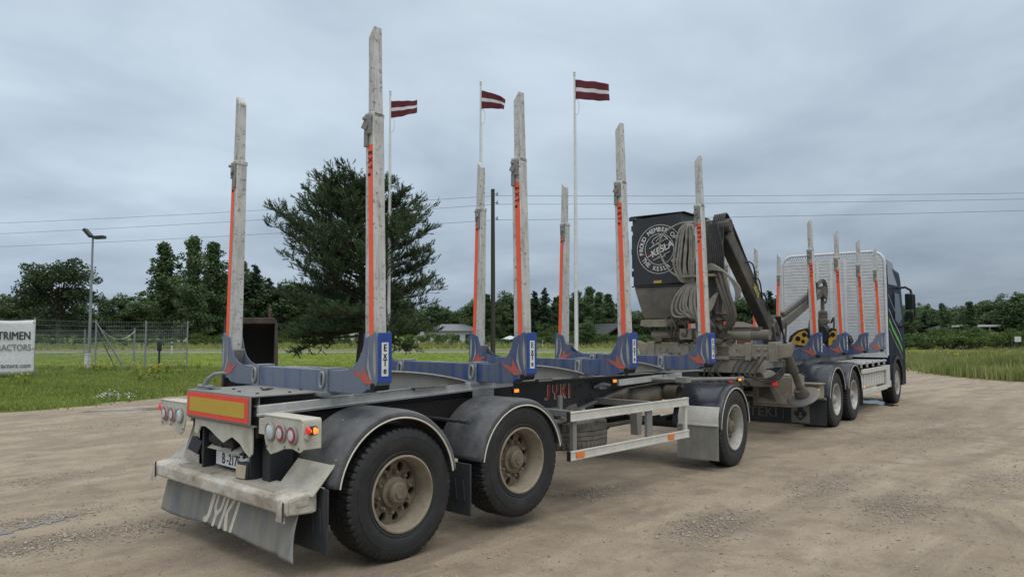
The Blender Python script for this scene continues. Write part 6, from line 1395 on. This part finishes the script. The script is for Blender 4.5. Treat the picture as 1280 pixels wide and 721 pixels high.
# operator cabin seen from behind
q = MB(); q.prism([(1.36, 2.62), (1.37, 3.83), (.40, 3.875), (.37, 2.64)], 'x', -3.22, -2.15); OC = q.build('crane_cabin', cab_black, TK, bevel=.02)
q = MB(); vs = [(-3.215, 1.36, 2.615), (-3.215, .375, 2.635), (-2.15, .375, 2.635), (-2.15, 1.36, 2.615), (-3.10, 1.22, 2.02), (-3.10, .50, 2.02), (-2.3, .50, 2.02), (-2.3, 1.22, 2.02), (-3.21, 1.28, 2.35), (-3.21, .40, 2.37), (-2.2, .40, 2.37), (-2.2, 1.28, 2.35)]
q.add(vs, [(0, 1, 9, 8), (8, 9, 5, 4), (1, 2, 10, 9), (9, 10, 6, 5), (2, 3, 11, 10), (10, 11, 7, 6), (3, 0, 8, 11), (11, 8, 4, 7), (4, 5, 6, 7), (3, 2, 1, 0)]); q.build('cabin_base', cab_lower, OC, bevel=.04, ang=30)
q = MB(); q.bb(-3.245, -3.21, .36, 1.38, 2.605, 2.625); q.bb(-3.235, -2.13, .35, 1.40, 3.868, 3.885); q.bb(-3.245, -3.225, 1.30, 1.42, 3.80, 3.87)
for z in (3.62, 3.2, 2.8): q.bb(-3.20, -3.08, 1.368, 1.40, z, z + .10)
q.tube([(-3.17, 1.39, 3.55), (-3.17, 1.39, 2.95)], .014, 8); q.build('cabin_trim', dark, OC, bevel=.004)
q = MB(); q.prism([(-2.95, 2.75), (-2.95, 3.70), (-2.3, 3.72), (-2.3, 2.75)], 'y', .366, .372); q.build('side_window', glass_m, OC, bevel=.004)
q = MB(); q.bb(-2.9, -2.2, .10, .37, 2.7, 3.72); q.build('cabin_door', mud_dark, OC, bevel=.02)
q = MB(); q.bb(-3.1, -2.3, .35, 1.25, 1.96, 2.02); q.box((-3.14, .85, 1.96), (.12, .55, .13)); q.prism([(1.05, 2.02), (1.25, 2.02), (1.28, 1.92), (1.08, 1.88)], 'x', -3.15, -3.05); q.build('cabin_mount', mud_light, OC, bevel=.01)
# round emblem on the cabin back
ly_, lz_, lR = .835, 3.26, .415; xw = -3.2235
q = MB()
for R0 in (lR - .145, lR + .010): q.lathe([(R0, xw), (R0 + .008, xw), (R0 + .008, xw - .003), (R0, xw - .003)], (0, ly_, lz_), 72, 'x', True)
def arctext(s, R0, a_mid, size, step, inward=False):
    n_ = len(s)
    for i, ch in enumerate(s):
        if ch == ' ': continue
        t = (i - (n_ - 1) / 2) * step
        a = math.radians(a_mid - t) if not inward else math.radians(a_mid + t)     # angle in the plate plane, 90 = top, picture right = 0
        px_, pz_ = R0 * math.cos(a), R0 * math.sin(a)
        put_text(q, ch, (xw - .001, ly_ - px_, lz_ + pz_), REAR, size, sx=.92, bold=.025, rot=(a - math.pi / 2) if not inward else (a + math.pi / 2))
arctext('PROUD MEMBER OF', lR - .068, 112, .112, 11.3); arctext('THE KESLA SC', lR - .066, 270, .112, 10.8, True)
put_text(q, 'KESLA', (xw - .001, ly_ - .045, lz_ - .005), REAR, .165, sx=1.0, bold=.03, shear=.2, rot=.42)
for a, b in (((-.23, -.13), (.22, .10)), ((-.20, .02), (.16, .19)), ((-.12, -.19), (-.02, -.145)), ((.08, -.10), (.20, -.05))): q.bar((xw - .002, ly_ - a[0], lz_ + a[1]), (xw - .002, ly_ - b[0], lz_ + b[1]), .004, .009, (0, 0, 1))
for pts_ in ([(-.13, .06), (-.10, .10), (-.14, .13), (-.11, .18), (-.02, .235), (.06, .25), (.13, .20), (.17, .15)], [(-.08, .08), (-.02, .12), (.02, .09), (.03, .05)], [(-.06, .14), (.0, .20), (.08, .24)]):
    q.tube([(xw - .002, ly_ - a, lz_ + b) for a, b in pts_], .007, 5)
put_text(q, 'Proud', (xw - .001, ly_ - .03, lz_ - .135), REAR, .065, shear=.4, rot=.30); EMB = q.build('emblem_print', white_txt, OC, smooth=False)
q = MB(); put_poly(q, [(-.235, -.115), (-.16, -.145), (-.145, -.07), (-.19, -.075)], (xw - .001, ly_, lz_), REAR); q.build('emblem_mark', red_txt, OC, smooth=False)
q = MB(); q.bb(xw - .003, xw, .80, .95, 2.665, 2.71); q.build('warning_label', yellow_m, OC)
# bundles of grey hoses hanging beside the cabin
hz = MB()
for k in range(9):
    y_out = .47 - .05 * k + random.uniform(-.03, .03); dd = random.uniform(-.10, .10)
    hz.tube(spline([(-3.20, .02, 3.40 - .03 * k), (-3.26, .12 + .02 * k, 3.66 - .02 * k), (-3.32 - .01 * k, y_out * .7 + .05, 3.50 + dd), (-3.36, y_out, 3.15), (-3.36, y_out + .02, 2.85 + dd), (-3.32, y_out * .6 + .08, 2.66), (-3.26, .12, 2.72)]), .021, 10)
for k in range(9):
    y_out = .50 - .05 * k + random.uniform(-.03, .03); dd = random.uniform(-.08, .08)
    hz.tube(spline([(-3.24, .05 + .01 * k, 2.76), (-3.33, y_out * .6 + .06, 2.55), (-3.36, y_out + .02, 2.28), (-3.35, y_out - .02, 2.12 + dd), (-3.31, .10, 2.10 - .012 * k), (-3.28, -.10, 2.16 + .02 * k), (-3.24, -.22, 2.45)]), .021, 10)
hz.tube(spline([(-3.25, .05, 3.66), (-3.32, .40, 3.66), (-3.36, .70, 3.48), (-3.37, .76, 3.20), (-3.36, .60, 2.88), (-3.34, .42, 2.74)]), .017, 8)
for k in range(5): hz.tube(spline([(-3.24, -.05, 2.82 + .02 * k), (-3.34, -.18, 2.84 + .02 * k), (-3.36, -.42, 2.76), (-3.34, -.56 - .02 * k, 2.50), (-3.3, -.55, 2.3)]), .018, 8)
hz.build('hose_bundle', hose_m, TK)
q = MB(); q.bb(-3.42, -3.24, -.22, .34, 2.72, 2.76); q.bb(-3.26, -3.16, .0, .3, 2.6, 2.85); q.build('hose_clamp', mud, TK, bevel=.008)
for k in range(3): MB().tube(spline([(-3.2, -.15 - .08 * k, 2.8), (-3.28, -.30 - .06 * k, 2.45), (-3.28, -.42 - .05 * k, 2.05), (-3.2, -.28 - .03 * k, 1.85), (-3.12, -.12, 1.95)]), .034, 10).build('spiral_hose', mud_dark, TK)
